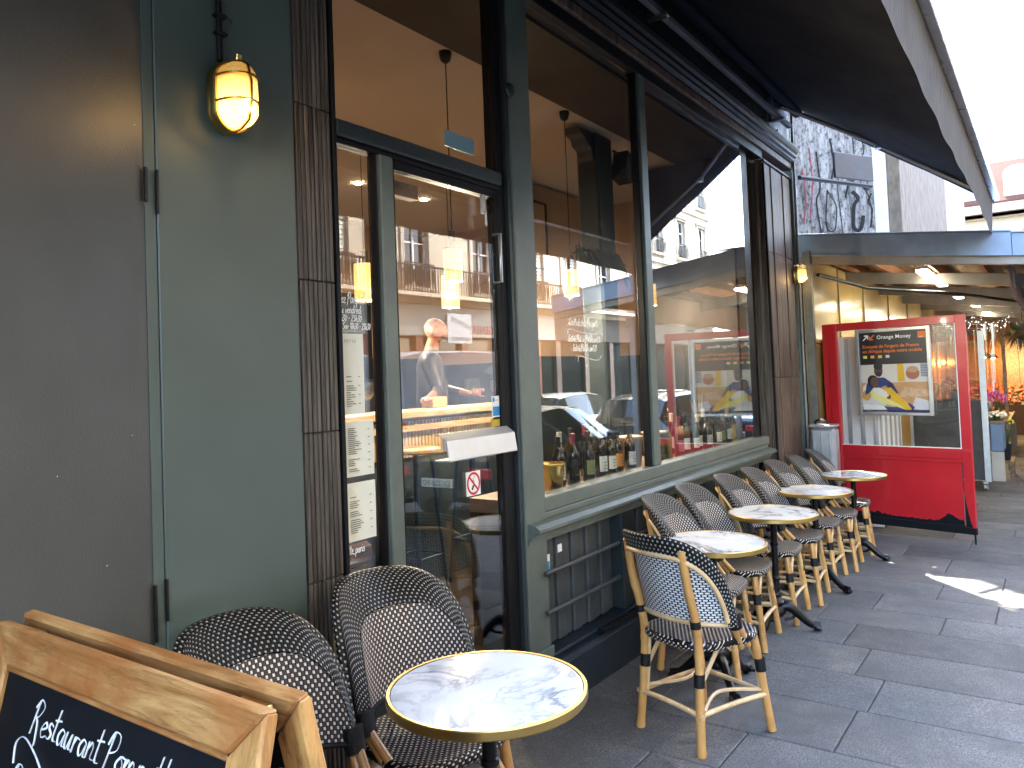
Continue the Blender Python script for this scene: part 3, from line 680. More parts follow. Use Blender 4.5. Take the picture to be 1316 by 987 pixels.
# ================================================================== TABLES
def table_parts(root):
    n = 56
    MB().lathe([(.266, .722), (.267, .738), (.264, .7405), (0.001, .7405)], n, caps=False).build('marble_top', MARBLE, root, smooth=30, local=True)
    MB().lathe([(.24, .716), (.276, .7155), (.2785, .719), (.2785, .739), (.2755, .7425), (.268, .742), (.267, .73), (.24, .725)], n, caps=False).build('brass_rim', BRASS, root, smooth=30, local=True)
    MB().lathe([(.001, .70), (.20, .702), (.20, .7215), (.001, .7215)], 32, caps=False).build('underside', BLACKM, root, smooth=30, local=True)
    col = [(.055, .70), (.052, .69), (.026, .675), (.021, .66), (.021, .55), (.026, .545), (.026, .53), (.021, .525), (.0205, .34), (.026, .335), (.030, .325), (.026, .315), (.021, .31), (.022, .24), (.030, .235), (.034, .222), (.030, .21), (.023, .205), (.030, .19), (.042, .175), (.038, .15), (.05, .13), (.052, .11), (.034, .085), (.02, .08)]
    MB().lathe(col, 20).build('column', IRON, root, smooth=35, local=True)
    for k in range(3):
        a = R(90+120*k); ca, sa = math.cos(a), math.sin(a)
        path = [(.02, .135), (.06, .145), (.10, .125), (.14, .088), (.18, .052), (.215, .032), (.235, .026)]
        mb = MB(); mb.tube(smoothpts([(r_*ca, r_*sa, z) for r_, z in path], 4), [.034-.014*i/24 for i in range(25)], 10, flat=.75)
        mb.tube([(.212*ca, .212*sa, .03), (.252*ca, .252*sa, .028)], [.030, .026], 10, flat=.8)
        for b in (-.45, 0, .45):
            mb.tube([((.23)*ca-.018*math.sin(b)*sa*2, .23*sa+.018*math.sin(b)*ca*2, .026), ((.262)*math.cos(a+b*.22), (.262)*math.sin(a+b*.22), .016)], [.014, .010], 8)
        mb.tube([(.05*ca, .05*sa, .165), (.10*ca, .10*sa, .148), (.13*ca, .13*sa, .118)], [.012, .010, .007], 8)
        mb.tube(smoothpts([(.04*ca, .04*sa, .06), (.09*ca, .09*sa, .075), (.11*ca, .11*sa, .10)], 4), .009, 8)
        mb.build('foot', IRON, root, smooth=40, local=True)
tab = [(1.712, 1.325, 25, 'round marble bistro table with brass rim, nearest, in front of the door'),
       (3.92, 1.507, 10, 'round marble bistro table the turned chair faces'),
       (5.0, 1.51, 80, 'second round marble bistro table in the row along the window'),
       (6.17, 1.54, 40, 'third round marble bistro table in the row along the window'),
       (7.36, 1.50, 60, 'farthest round marble bistro table, beside the red panel')]
t0 = thing('bistro_table', tab[0][3], 'table', (0, 0, 0), 0, 'round bistro tables'); table_parts(t0)
t0.location = (tab[0][0], tab[0][1], gz(tab[0][0])+.004); t0.rotation_euler.z = R(tab[0][2])
for x, y, a, lb in tab[1:]:
    dup(t0, None, (x, y, gz(x)+.004), R(a), lb)

# ================================================================== CHAIRS (local: faces -Y)
def bamboo(pts, r, seg=10, nodes=.13):
    P = smoothpts(pts, 8) if len(pts) > 2 else [Vector(pts[0]).lerp(Vector(pts[1]), i/16) for i in range(17)]
    mb = MB(); rr = []; L_ = 0; off = random.uniform(0, nodes)
    for i, p in enumerate(P):
        if i: L_ += (p-P[i-1]).length
        d = ((L_+off) % nodes)/nodes; rr.append(r*(1.09 if min(d, 1-d) < .09 else .985))
    return mb.tube(P, rr, seg)
PHM = R(80)
ZB = .535
def rear(ph, z):
    k = (z-ZB)/.38; return ((.247+.008*k)*math.sin(ph)/math.sin(PHM), .205*math.cos(ph)+.012+.095*k*(.35+.65*math.cos(ph)), z)
def front(ph, z):
    x, y, z = rear(ph, z); return (x*.90, y*.93-.052, z)
def ztop(ph):
    q = min(1, abs(ph)/PHM); return ZB+.385*(max(0, 1-q**3.4))**.55
PHF = PHM*.93
def zfront(ph):
    q = min(1, abs(ph)/PHF); return ZB+.012+.272*(max(0, 1-q**3.6))**.6
def chair_parts(root):
    # seat
    def sx(a): return math.copysign(abs(math.cos(a))**.62, math.cos(a))
    def sy(a): return math.copysign(abs(math.sin(a))**.62, math.sin(a))
    n = 40; out = [(.214*sx(2*PI*k/n)*(1.04 if math.sin(2*PI*k/n) < 0 else .97), .212*sy(2*PI*k/n)) for k in range(n)]
    mb = MB()
    rings = [(1.0, .425), (1.02, .432), (1.03, .443), (1.02, .455), (.985, .462), (.9, .460), (.5, .452), (.02, .449)]
    arc = 0
    for ri, (k, z) in enumerate(rings):
        for i, (px, py) in enumerate(out):
            mb.v.append((px*k, py*k, z)); mb.uv[len(mb.v)-1] = (px*k, py*k) if ri >= 4 else (px*k, py*k+(z-.462))
    for r_ in range(len(rings)-1):
        for i in range(n):
            j = (i+1) % n; mb.f.append((r_*n+i, r_*n+j, (r_+1)*n+j, (r_+1)*n+i))
    mb.f.append(tuple((len(rings)-1)*n+i for i in range(n)))
    seat = mb.build('seat', W_SEAT, root, smooth=50, local=True)
    MB().add([(px*.99, py*.99, .424) for px, py in out]+[(px*.99, py*.99, .434) for px, py in out], [tuple(range(n-1, -1, -1)), tuple(range(n, 2*n))]).build('seat_underside', CORD, seat, local=True)
    # woven back: light field in front, dotted border running back to the hoop, brick weave behind
    def ss(u, m): return m*math.sin((u-.5)*PI)
    def fp(u, v):
        ph = ss(u, PHF); z0 = ZB+.012; z = z0+(zfront(ph)-z0)*v; x, y, z = front(ph, z); b_ = .010*math.sin(PI*min(1, v*1.02))*math.cos(ph*1.1); return (x, y-b_, z)
    MB().grid(fp, 40, 14, lambda u, v: (ss(u, PHF)*.24, fp(u, v)[2])).build('back_panel', W_LIGHT, root, smooth='all', local=True)
    def rp_(u, v): ph = ss(u, PHM); return rear(ph, ZB+(ztop(ph)-ZB)*v)
    MB().grid(rp_, 40, 12, lambda u, v: (ss(u, PHM)*.24, rp_(u, v)[2]), flip=True).build('back_panel_rear', W_BACK, root, smooth='all', local=True)
    N_ = 72; A_ = [0]; pv = None
    for i in range(N_+1):
        ph = ss(i/N_, PHM); p = Vector(rear(ph, ztop(ph)))
        if pv is not None: A_.append(A_[-1]+(p-pv).length)
        pv = p
    def band(u, v):
        ph = ss(u, PHM); pf = ss(u, PHF); a = Vector(front(pf, zfront(pf))); b = Vector(rear(ph, ztop(ph))); c_ = Vector((0, .05, .62))
        q = min(1, v/.62); p = a.lerp(b, q); outw = (p-c_).normalized(); bk_ = Vector((math.sin(ph), math.cos(ph), 0)); p += outw*(.014*math.sin(PI*q)+.004)
        if v > .62:
            w_ = (v-.62)/.38; tg = Vector(rear(ph*.86, ZB+(ztop(ph)-ZB)*.80)); w2_ = max(0, w_-.3)/.7
            p = b.lerp(tg, w2_)+outw*(.004+.012*math.sin(PI*min(1, w_*1.4)))*(1-w2_)+bk_*(.026*math.sin(min(1, w_*1.6)*PI/2))
        return p
    MB().grid(band, N_, 18, lambda u, v: (A_[int(round(u*N_))], v*.19)).build('back_rim', W_DARK, root, smooth='all', local=True)
    MB().tube([front(-PHF+2*PHF*i/24, ZB+.010) for i in range(25)], .009, 8).build('lower_binding', CORD, root, smooth=50, local=True)
    MB().tube([(lambda p: (p[0]*1.015, p[1]+.008, p[2]+.018*math.cos(-PHM+2*PHM*i/30)))(rear(-PHM+2*PHM*i/30, ZB-.004)) for i in range(31)], .0105, 8).build('back_rail', CANE, root, smooth=50, local=True)
    MB().tube([band(.02+.96*i/60, 1.0) for i in range(61)], .0105, 8).build('back_hoop', CANE, root, smooth=50, local=True)
    for s_ in (-1, 1):
        # rear leg runs up the outside of the back
        ph = s_*R(40); a = rear(ph, .56); b = rear(ph, ztop(ph)-.03)
        mb = bamboo([(s_*.188, .215, .002), (s_*.174, .195, .22), (s_*.168, .180, .43), (a[0]+s_*.010, a[1]+.022, .57), ((a[0]+b[0])/2+s_*.010, (a[1]+b[1])/2+.024, .70), (b[0]+s_*.004, b[1]+.016, b[2])], .0195)
        leg = mb.build('leg', BAMBOO, root, smooth=50, local=True)
        MB().tube([(s_*.160, .185, .17), (s_*.150, .165, .425)], .0085, 6).build('leg_cane', CANE, leg, smooth=50, local=True)
        MB().tube([(s_*.168, .187, .28), (s_*.166, .183, .335)], .0245, 12).build('cord_wrap', CORD, leg, smooth=50, local=True); MB().tube([(a[0]+s_*.010, a[1]+.020, .53), (a[0]+s_*.010, a[1]+.022, .56)], .0235, 12).build('cord_wrap', CORD, leg, smooth=50, local=True)
        # front leg
        mb = bamboo([(s_*.205, -.215, .002), (s_*.186, -.19, .22), (s_*.170, -.165, .425)], .0195); leg = mb.build('leg', BAMBOO, root, smooth=50, local=True)
        MB().tube([(s_*.178, -.185, .17), (s_*.166, -.158, .425)], .0085, 6).build('leg_cane', CANE, leg, smooth=50, local=True)
        MB().tube([(s_*.189, -.183, .27), (s_*.186, -.178, .325)], .0245, 12).build('cord_wrap', CORD, leg, smooth=50, local=True)
        # arm ends: bound tip and twin rods down to the seat
        e = (s_*.238, .030, .53); e2 = (s_*.196, -.075, .405)
        for k, dx in enumerate((-.016, .016)):
            bamboo([(e[0], e[1]+dx*.8, .54), (e2[0], e2[1]+dx*1.4, e2[2])], .0145, 8).build('arm_rod', BAMBOO, root, smooth=50, local=True)
        MB().tube([(e[0]*1.0, e[1]+.010, .585), (e[0]*.985, e[1]-.010, .515)], [.034, .031], 14).build('arm_wrap', CORD, root, smooth=50, local=True)
        # diagonal braces under the seat
        MB().tube([(s_*.19, -.185, .27), (s_*.09, -.185, .42)], .010, 6).build('brace', CANE, root, smooth=50, local=True)
        MB().tube([(s_*.165, .185, .27), (s_*.165, .06, .42)], .010, 6).build('brace', CANE, root, smooth=50, local=True)
        # side stretchers, twin canes
        MB().tube(smoothpts([(s_*.198, -.205, .165), (s_*.190, -.05, .170), (s_*.185, .10, .170), (s_*.182, .208, .165)], 4), .0115, 8).build('stretcher', CANE, root, smooth=50, local=True)
    for yy in (-.203, .206):
        MB().tube(smoothpts([(-.20, yy, .165), (-.08, yy*.985, .170), (.08, yy*.985, .170), (.20, yy, .165)], 4), .0115, 8).build('stretcher', CANE, root, smooth=50, local=True)
    MB().tube(smoothpts([(-.19, -.19, .185), (-.10, 0, .195), (-.19, .19, .185)], 6), .0085, 6).build('stretcher', CANE, root, smooth=50, local=True)
    MB().tube(smoothpts([(.19, -.19, .185), (.10, 0, .195), (.19, .19, .185)], 6), .0085, 6).build('stretcher', CANE, root, smooth=50, local=True)
GRP = 'woven bistro chairs of the terrace'
wallY = 1.66
chairs = [(3.387, 1.381, 68, 'woven bamboo chair seen from behind, turned sideways to face a marble table'),
          (1.34, 1.68, 4, 'woven bamboo chair half hidden behind the chalkboard sign'),
          (1.90, 1.72, -8, 'woven bamboo chair behind the nearest marble table, by the door'),
          (4.17, wallY, 6, 'first woven chair of the wall row, left of the others under the sill'),
          (4.70, wallY+.02, 5, 'second woven chair in the wall row counting from the door'),
          (5.32, wallY, 4, 'third woven chair in the wall row counting from the door'),
          (5.84, wallY-.02, 6, 'fourth woven chair in the wall row counting from the door'),
          (6.47, wallY, 2, 'fifth woven chair in the wall row counting from the door'),
          (7.0, wallY-.03, 5, 'sixth woven chair in the wall row, second from the red panel'),
          (7.70, wallY-.01, 8, 'last woven chair of the wall row, next to the red panel')]
c0 = thing('bistro_chair', chairs[0][3], 'chair', (0, 0, 0), 0, GRP); chair_parts(c0)
def place(o, x, y, a):
    o.location = (x, y, gz(x)+.003); o.rotation_euler = (0, math.atan(.022)*math.cos(R(a)), R(a))
place(c0, *chairs[0][:3])
for x, y, a, lb in chairs[1:]:
    c = dup(c0, None, None, None, lb); place(c, x, y, a)

# ================================================================== CHALKBOARD SIGN
ab = thing('chalkboard_sign', 'wooden folding chalkboard with white handwriting in the near corner', 'sign', (.60, 1.10, gz(.6)))
def leaf(sgn, xt, xb, ya, yb, ztp, name):
    """one leaf: frame of four mitred pieces leaning out at the bottom; outer face points to sgn * X"""
    zb = gz(.6)+.004
    top = Vector((xt, 0, ztp)); botm = Vector((xb, 0, zb)); d = (top-botm).normalized(); nrm = Vector((sgn*d.z, 0, -sgn*d.x))*1.0
    if nrm.x*sgn < 0: nrm = -nrm
    H_ = (top-botm).length; fwid, th = .060, .022
    def pt(y, h, o_): p = botm+d*h+nrm*o_; return (p.x, y, p.z)
    lf = None
    def piece(nm, poly, mat, o0=-th/2, o1=th/2, par=None):
        mb = MB(); mb.prism(poly, lambda a, b, q: pt(a, b, q), o0, o1); return mb.build(nm, mat, par if par else ab, bevel=.004)
    lf = piece(name, [(ya, H_), (yb, H_), (yb-fwid*(1 if yb > ya else -1), H_-fwid), (ya+fwid*(1 if yb > ya else -1), H_-fwid)], BOARDWOOD)
    sg = 1 if yb > ya else -1
    piece('frame_stile', [(ya, 0), (ya, H_-.001), (ya+sg*fwid, H_-fwid-.001), (ya+sg*fwid, 0)], BOARDWOODV)
    piece('frame_stile', [(yb, 0), (yb, H_-.001), (yb-sg*fwid, H_-fwid-.001), (yb-sg*fwid, 0)], BOARDWOODV)
    piece('frame_rail', [(ya+sg*fwid*1.01, .12), (yb-sg*fwid*1.01, .12), (yb-sg*fwid*1.01, .18), (ya+sg*fwid*1.01, .18)], BOARDWOOD)
    piece('board', [(ya+sg*fwid*.98, .17), (yb-sg*fwid*.98, .17), (yb-sg*fwid*.98, H_-fwid*.98), (ya+sg*fwid*.98, H_-fwid*.98)], SLATE, -.004, .003)
    piece('bead', [(ya+sg*fwid, H_-fwid-.008), (yb-sg*fwid, H_-fwid-.008), (yb-sg*fwid, H_-fwid), (ya+sg*fwid, H_-fwid)], BOARDWOOD, .003, .008)
    return pt, d, nrm, H_
pt, dv, nv_, H_ = leaf(-1, .572, .30, 1.46, .755, 1.272, 'frame_rail')
leaf(1, .612, .88, 1.468, .748, 1.276, 'frame_rail')
for yy in (1.40, .82): part('hinge', BRASS, (.585, .602, yy-.03, yy+.03, 1.235, 1.262), parent=ab)
for zz, yy in ((1.20, .7525), (1.16, .7455)):
    MB().tube([(.575 if zz > 1.18 else .632, yy-.001, zz), (.575 if zz > 1.18 else .632, yy-.006, zz)], .007, 10).build('screw', STEEL, ab)
# handwriting on the board: reading direction is -Y
wr = MB(); org = Vector(pt(1.290, H_-.135, .004)); ux = Vector((0, -1, 0)); uy = dv
hand_text(wr, 'Restaurant Pompette', org, ux, uy, nv_, .0220, .0016, squeeze=1.05)
stroke(wr, [(-.030, -.040), (-.034, -.012), (-.012, .0), (.03, -.015), (.08, -.045), (.14, -.062), (.26, -.055), (.34, -.075)], org+uy*-.012, ux, uy, .0019)
hand_text(wr, 'P R', org+uy*-.095+ux*-.03, ux, uy, nv_, .0220, .0016, squeeze=1.05)
wr.build('handwriting', CHALK, ab)

# ================================================================== INSIDE THE RESTAURANT
FI = .22
struct(MB().box(1.25, 8.23, 2.35, 7.2, FI-.1, FI).build('floor_inside', FLOORW))
struct(MB().box(1.25, 8.23, 2.25, 7.2, 3.632, 3.70).build('ceiling', CEILM))
struct(MB().box(1.97, 8.2, 2.25, 2.82, 3.600, 3.630).build('ceiling_soffit', SOFF))
struct(MB().box(1.25, 8.23, 7.0, 7.12, FI+.001, 3.631).build('wall_back', ORANGEW))
struct(MB().box(1.25, 1.40, 2.3, 6.999, FI+.001, 3.631).build('wall_left', ORANGEW))
struct(MB().box(8.09, 8.23, 2.3, 6.999, FI+.001, 3.631).build('wall_right', ORANGEW))
struct(MB().box(6.15, 8.08, 4.2, 4.32, FI+.001, 3.599).build('wall_partition', ORANGEW))
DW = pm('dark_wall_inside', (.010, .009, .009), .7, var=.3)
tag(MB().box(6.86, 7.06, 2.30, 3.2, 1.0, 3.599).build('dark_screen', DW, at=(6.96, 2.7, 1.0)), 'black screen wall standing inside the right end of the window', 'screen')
lg = struct(MB().box(3.29, 8.08, 2.205, 2.62, .93, 1.003).build('window_ledge', pm('ledge_wood', (.22, .15, .09), .5, var=.2, scale=5)))
struct(MB().box(3.29, 8.08, 2.56, 2.62, FI, .929).build('ledge_front', DARKG))
# dark column with scrolled bracket, speaker
colm = thing('column', 'dark painted iron column with a scrolled bracket behind the window', 'column', (5.5, 2.98, FI))
part('shaft', DARKG, (5.45, 5.72, 2.90, 3.10, FI, 3.599), parent=colm, bevel=.02)
mb = MB(); pr2 = [(5.45, 3.36), (5.42, 3.40), (5.40, 3.45), (5.34, 3.47), (5.31, 3.52), (5.24, 3.54), (5.22, 3.599), (5.45, 3.599)]
mb.prism(pr2, lambda a, b, q: (a, q, b), 2.93, 3.07); mb.build('bracket', DARKG, colm, bevel=.01)
sp = thing('loudspeaker', 'small black loudspeaker tilted on the column top', 'loudspeaker', (5.80, 2.85, 3.28))
MB().obox((5.80, 2.85, 3.36), (.3, 0, 1), (1, 0, -.3), None, .12, .075, .07).build('cabinet', BLACKM, sp, bevel=.01)
MB().obox((5.765, 2.775, 3.34), (.3, 0, 1), (1, 0, -.3), None, .09, .06, .004).build('grille', pm('speaker_cloth', (.05, .05, .05), .9), sp, bevel=.002)
MB().tube([(5.78, 2.85, 3.46), (5.72, 2.9, 3.50)], .012, 8).build('bracket', BLACKM, sp)
# framed panel
fr = thing('wall_frame', 'thin black frame hung on the tan wall inside', 'frame', (6.45, 4.19, 2.8))
part('frame_bar', BLACKM, (6.28, 6.30, 4.165, 4.195, 2.72, 3.42), (6.66, 6.68, 4.165, 4.195, 2.72, 3.42), (6.3001, 6.6599, 4.165, 4.195, 3.40, 3.42), (6.3001, 6.6599, 4.165, 4.195, 2.72, 2.74), parent=fr)
part('picture', pm('tan_print', (.32, .19, .10), .6, var=.2), (6.301, 6.659, 4.18, 4.195, 2.741, 3.399), parent=fr, bevel=0)
# pendants
t = NT('lit_glass_shade'); v = t.coord('Object', (1, 1, 1)); vo = t.n('TexVoronoi'); vo.inputs['Scale'].default_value = 85; t.t.links.new(v, vo.inputs['Vector'])
sp_ = t.n('SeparateXYZ'); t.t.links.new(v, sp_.inputs[0])
rw = t.n('TexWave'); rw.bands_direction = 'Z'; rw.inputs['Scale'].default_value = 38; t.t.links.new(v, rw.inputs[0])
e = t.math('MULTIPLY', t.math('MULTIPLY_ADD', t.math('LESS_THAN', vo.outputs[0], .40), .10, .035), t.math('MULTIPLY_ADD', rw.outputs[1], .7, .65))
t.P(col=(.6, .38, .16), ecol=(1, .54, .13), estr=e, rough=.3); SHADE = t.m
def pendant(x, y, zb, h, r, label, ztop_=3.632, power=6, cup=BLACKM):
    o = thing('pendant_lamp', label, 'lamp', (x, y, zb), 0, 'pendant lamps inside the restaurant')
    MB().lathe([(.012, ztop_-.07), (.03, ztop_-.055), (.038, ztop_-.02), (.038, ztop_-.001)], 16, (x, y, 0)).build('ceiling_cup', cup, o, smooth=40)
    MB().tube([(x, y, ztop_-.06), (x, y, zb+h+.10)], .0035, 6).build('cable', BLACKM, o)
    MB().lathe([(r*.1, zb+h+.11), (r*.42, zb+h+.10), (r*.46, zb+h+.004), (r*1.01, zb+h+.001), (r*1.01, zb+h-.008)], 18, (x, y, 0)).build('cap', pm('bronze_cap', (.10, .06, .03), .35, .7), o, smooth=35)
    MB().lathe([(r*.97, zb+h-.006), (r, zb+h-.02), (r, zb+.01), (r*.95, zb), (r*.86, zb+.004)], 28, (x, y, 0), caps=False).build('shade', SHADE, o, smooth=35)
    MB().lathe([(.004, zb+h*.35), (.022, zb+h*.45), (.026, zb+h*.6), (.012, zb+h*.8)], 12, (x, y, 0)).build('bulb', emat('bulb_glow', (1, .72, .38), 1.2) if 'bulb_glow' not in MATS else MATS['bulb_glow'], o, smooth=60)
    ld = bpy.data.lights.new('bulb_light', 'POINT'); ld.energy = power; ld.color = (1, .79, .57); ld.shadow_soft_size = .012
    lo = bpy.data.objects.new('bulb_light', ld); COL.objects.link(lo); lo.parent = o; lo.location = (0, 0, -.02)
pendant(3.58, 2.91, 2.235, .20, .056, 'lit pendant lamp with cut glass shade hanging behind the door glass', power=6.0)
pendant(4.97, 2.91, 2.24, .20, .056, 'lit pendant lamp in the middle of the left large window', power=6.0)
pendant(6.35, 2.91, 2.24, .20, .056, 'lit pendant lamp partly behind the window mullion', power=6.0)
pendant(5.63, 4.62, 2.33, .31, .085, 'wide lit pendant lamp farther back behind the door glass', power=7.0, cup=MATS['bronze_cap'])
pendant(4.52, 4.62, 2.33, .31, .085, 'wide lit pendant lamp seen through the narrow side window', power=7.0, cup=MATS['bronze_cap'])
for i, (x, y) in enumerate(((5.36, 5.52), (6.33, 5.52))):
    o = thing('ceiling_spot', ('lit recessed ceiling spot seen through the side window', 'lit recessed ceiling spot seen through the top of the door')[i], 'spotlight', (x, y, 3.6), 0, 'ceiling spots')
    MB().lathe([(.05, 3.628), (.055, 3.6315)], 18, (x, y, 0)).build('ring', WHITE, o); MB().lathe([(.04, 3.620), (.04, 3.627)], 18, (x, y, 0)).build('lens', emat('spot_glow%d' % i, (1, .8, .5), 7), o)
    ld = bpy.data.lights.new('spot_light', 'SPOT'); ld.energy = 9; ld.color = (1, .80, .58); ld.spot_size = R(110)
    lo = bpy.data.objects.new('spot_light', ld); COL.objects.link(lo); lo.parent = o; lo.location = (0, 0, -.01)
# bar counter, ribbed front
bar = thing('bar_counter', 'oak bar counter with ribbed front inside the restaurant', 'bar', (4.3, 3.8, FI))
part('bar_top', BARWOOD, (3.0, 5.35, 3.60, 4.02, 1.395, 1.44), parent=bar, bevel=.006)
part('bar_carcass', pm('bar_dark_base', (.03, .045, .055), .5), (3.05, 5.3, 3.70, 4.0, FI+.001, 1.394), parent=bar)
for i in range(64):
    part('rib', RIBWOOD, (3.06+i*.035, 3.06+i*.035+.024, 3.675, 3.699, 1.12, 1.37), parent=bar, bevel=.004)
part('bar_rail', BARWOOD, (3.05, 5.3, 3.64, 3.698, 1.30, 1.345), parent=bar)
for i, x in enumerate((3.75, 4.35, 4.95)):
    st = thing('bar_stool', ('blue metal bar stool, left of three at the bar', 'blue metal bar stool, middle of three at the bar', 'blue metal bar stool, right of three at the bar')[i], 'stool', (x, 3.42, FI), 0, 'bar stools')
    BL = pm('blue_steel', (.02, .05, .10), .4, .3)
    MB().lathe([(.15, .96), (.165, .97), (.165, .985), (.15, .995)], 20, (x, 3.42, FI)).build('seat', BARWOOD, st, smooth=40)
    for a in (45, 135, 225, 315):
        MB().tube([(x+.10*math.cos(R(a)), 3.42+.10*math.sin(R(a)), FI+.96), (x+.19*math.cos(R(a)), 3.42+.19*math.sin(R(a)), FI+.002)], .012, 8).build('leg', BL, st)
    MB().tube([(x+.16*math.cos(R(a)), 3.42+.16*math.sin(R(a)), FI+.3) for a in range(45, 405, 90)], .008, 6, closed=True).build('foot_ring', BL, st)
def wine_glass(x, y, z, label, s=1):
    mb = MB(); prof = [(.034, 0), (.034, .003), (.006, .008), (.004, .03), (.004, .085), (.018, .10), (.036, .13), (.040, .16), (.033, .21), (.0315, .21), (.038, .16), (.034, .132), (.016, .104), (.001, .098)]
    mb.lathe([(r_*s, zz*s) for r_, zz in prof], 18, (x, y, z), caps=False); o = mb.build('wine_glass', CLEARG, at=(x, y, z), smooth=50); return tag(o, label, 'wine glass', 'glasses on the bar')
for x, y, lb in ((3.62, 3.70, 'wine glass at the left end of the bar counter'), (3.72, 3.82, 'wine glass second from the left on the bar counter'), (4.72, 3.72, 'wine glass in front of the till boxes on the bar'), (4.90, 3.80, 'wine glass second from the right on the bar counter'), (5.08, 3.74, 'wine glass at the right end of the bar counter')):
    wine_glass(x, y, 1.441, lb)
o = tag(MB().box(4.45, 4.62, 3.86, 3.98, 1.441, 1.52).build('wooden_box', BARWOOD, at=(4.53, 3.9, 1.441), bevel=.004), 'small open wooden box on the bar counter', 'box')
# a shelf of jars on the dark back counter
bs = thing('back_counter', 'dark back counter behind the bar', 'counter', (4.3, 6.6, FI))
part('counter_body', pm('slate_blue', (.03, .04, .06), .5), (3.2, 6.1, 6.4, 6.95, FI+.001, 1.25), parent=bs); part('counter_top', BARWOOD, (3.18, 6.12, 6.36, 6.95, 1.251, 1.29), parent=bs)
part('blackboard', SLATE, (4.2, 6.9, 6.95, 6.995, 1.7, 2.75), parent=bs)
for i in range(5):
    x = 4.6+i*.22; tag(MB().lathe([(.05, 0), (.052, .14), (.04, .16), (.04, .19)], 14, (x, 6.6, 1.291)).build('jar', CLEARG if i % 2 else PAPER, at=(x, 6.6, 1.291), smooth=40), ('leftmost jar on the back counter', 'second jar from the left on the back counter', 'middle jar of five on the back counter', 'fourth jar from the left on the back counter', 'rightmost jar on the back counter')[i], 'jar', 'jars on the back counter')
lg_ = thing('log_stack', 'stack of brown split logs behind the foot of the side window', 'logs', (2.1, 2.42, FI))
LOGM = wood_mat('log_wood', (.07, .028, .012), (.24, .10, .04), .8, 6, (.15, 1, 1), .6)
for r_ in range(9):
    for k in range(2):
        zc = FI+.05+r_*.085; yc = 2.34+k*.11+(.04 if r_ % 2 else 0); a = random.uniform(-.12, .12)
        MB().tube([(1.985, yc, zc-a*.1), (2.26, yc+.01, zc+a*.1)], [.044, .046], 7, flat=random.uniform(.7, 1)).build('log', LOGM, lg_)
DARKPAN = pm('added_dark_panel_paint', (.018, .024, .024), .5, var=.2)  # dark panels added so the lower room stays dark behind the glass
struct(MB().box(1.41, 8.08, 6.96, 6.999, FI+.002, 1.95).build('added_dark_panel', DARKPAN)); struct(MB().box(6.12, 8.08, 4.16, 4.199, FI+.002, 1.85).build('added_dark_panel', DARKPAN)); struct(MB().box(8.05, 8.089, 2.7, 6.95, FI+.002, 1.85).build('added_dark_panel', DARKPAN)); struct(MB().box(6.10, 6.149, 4.16, 4.36, FI+.002, 3.59).build('wall_end', ORANGEW))
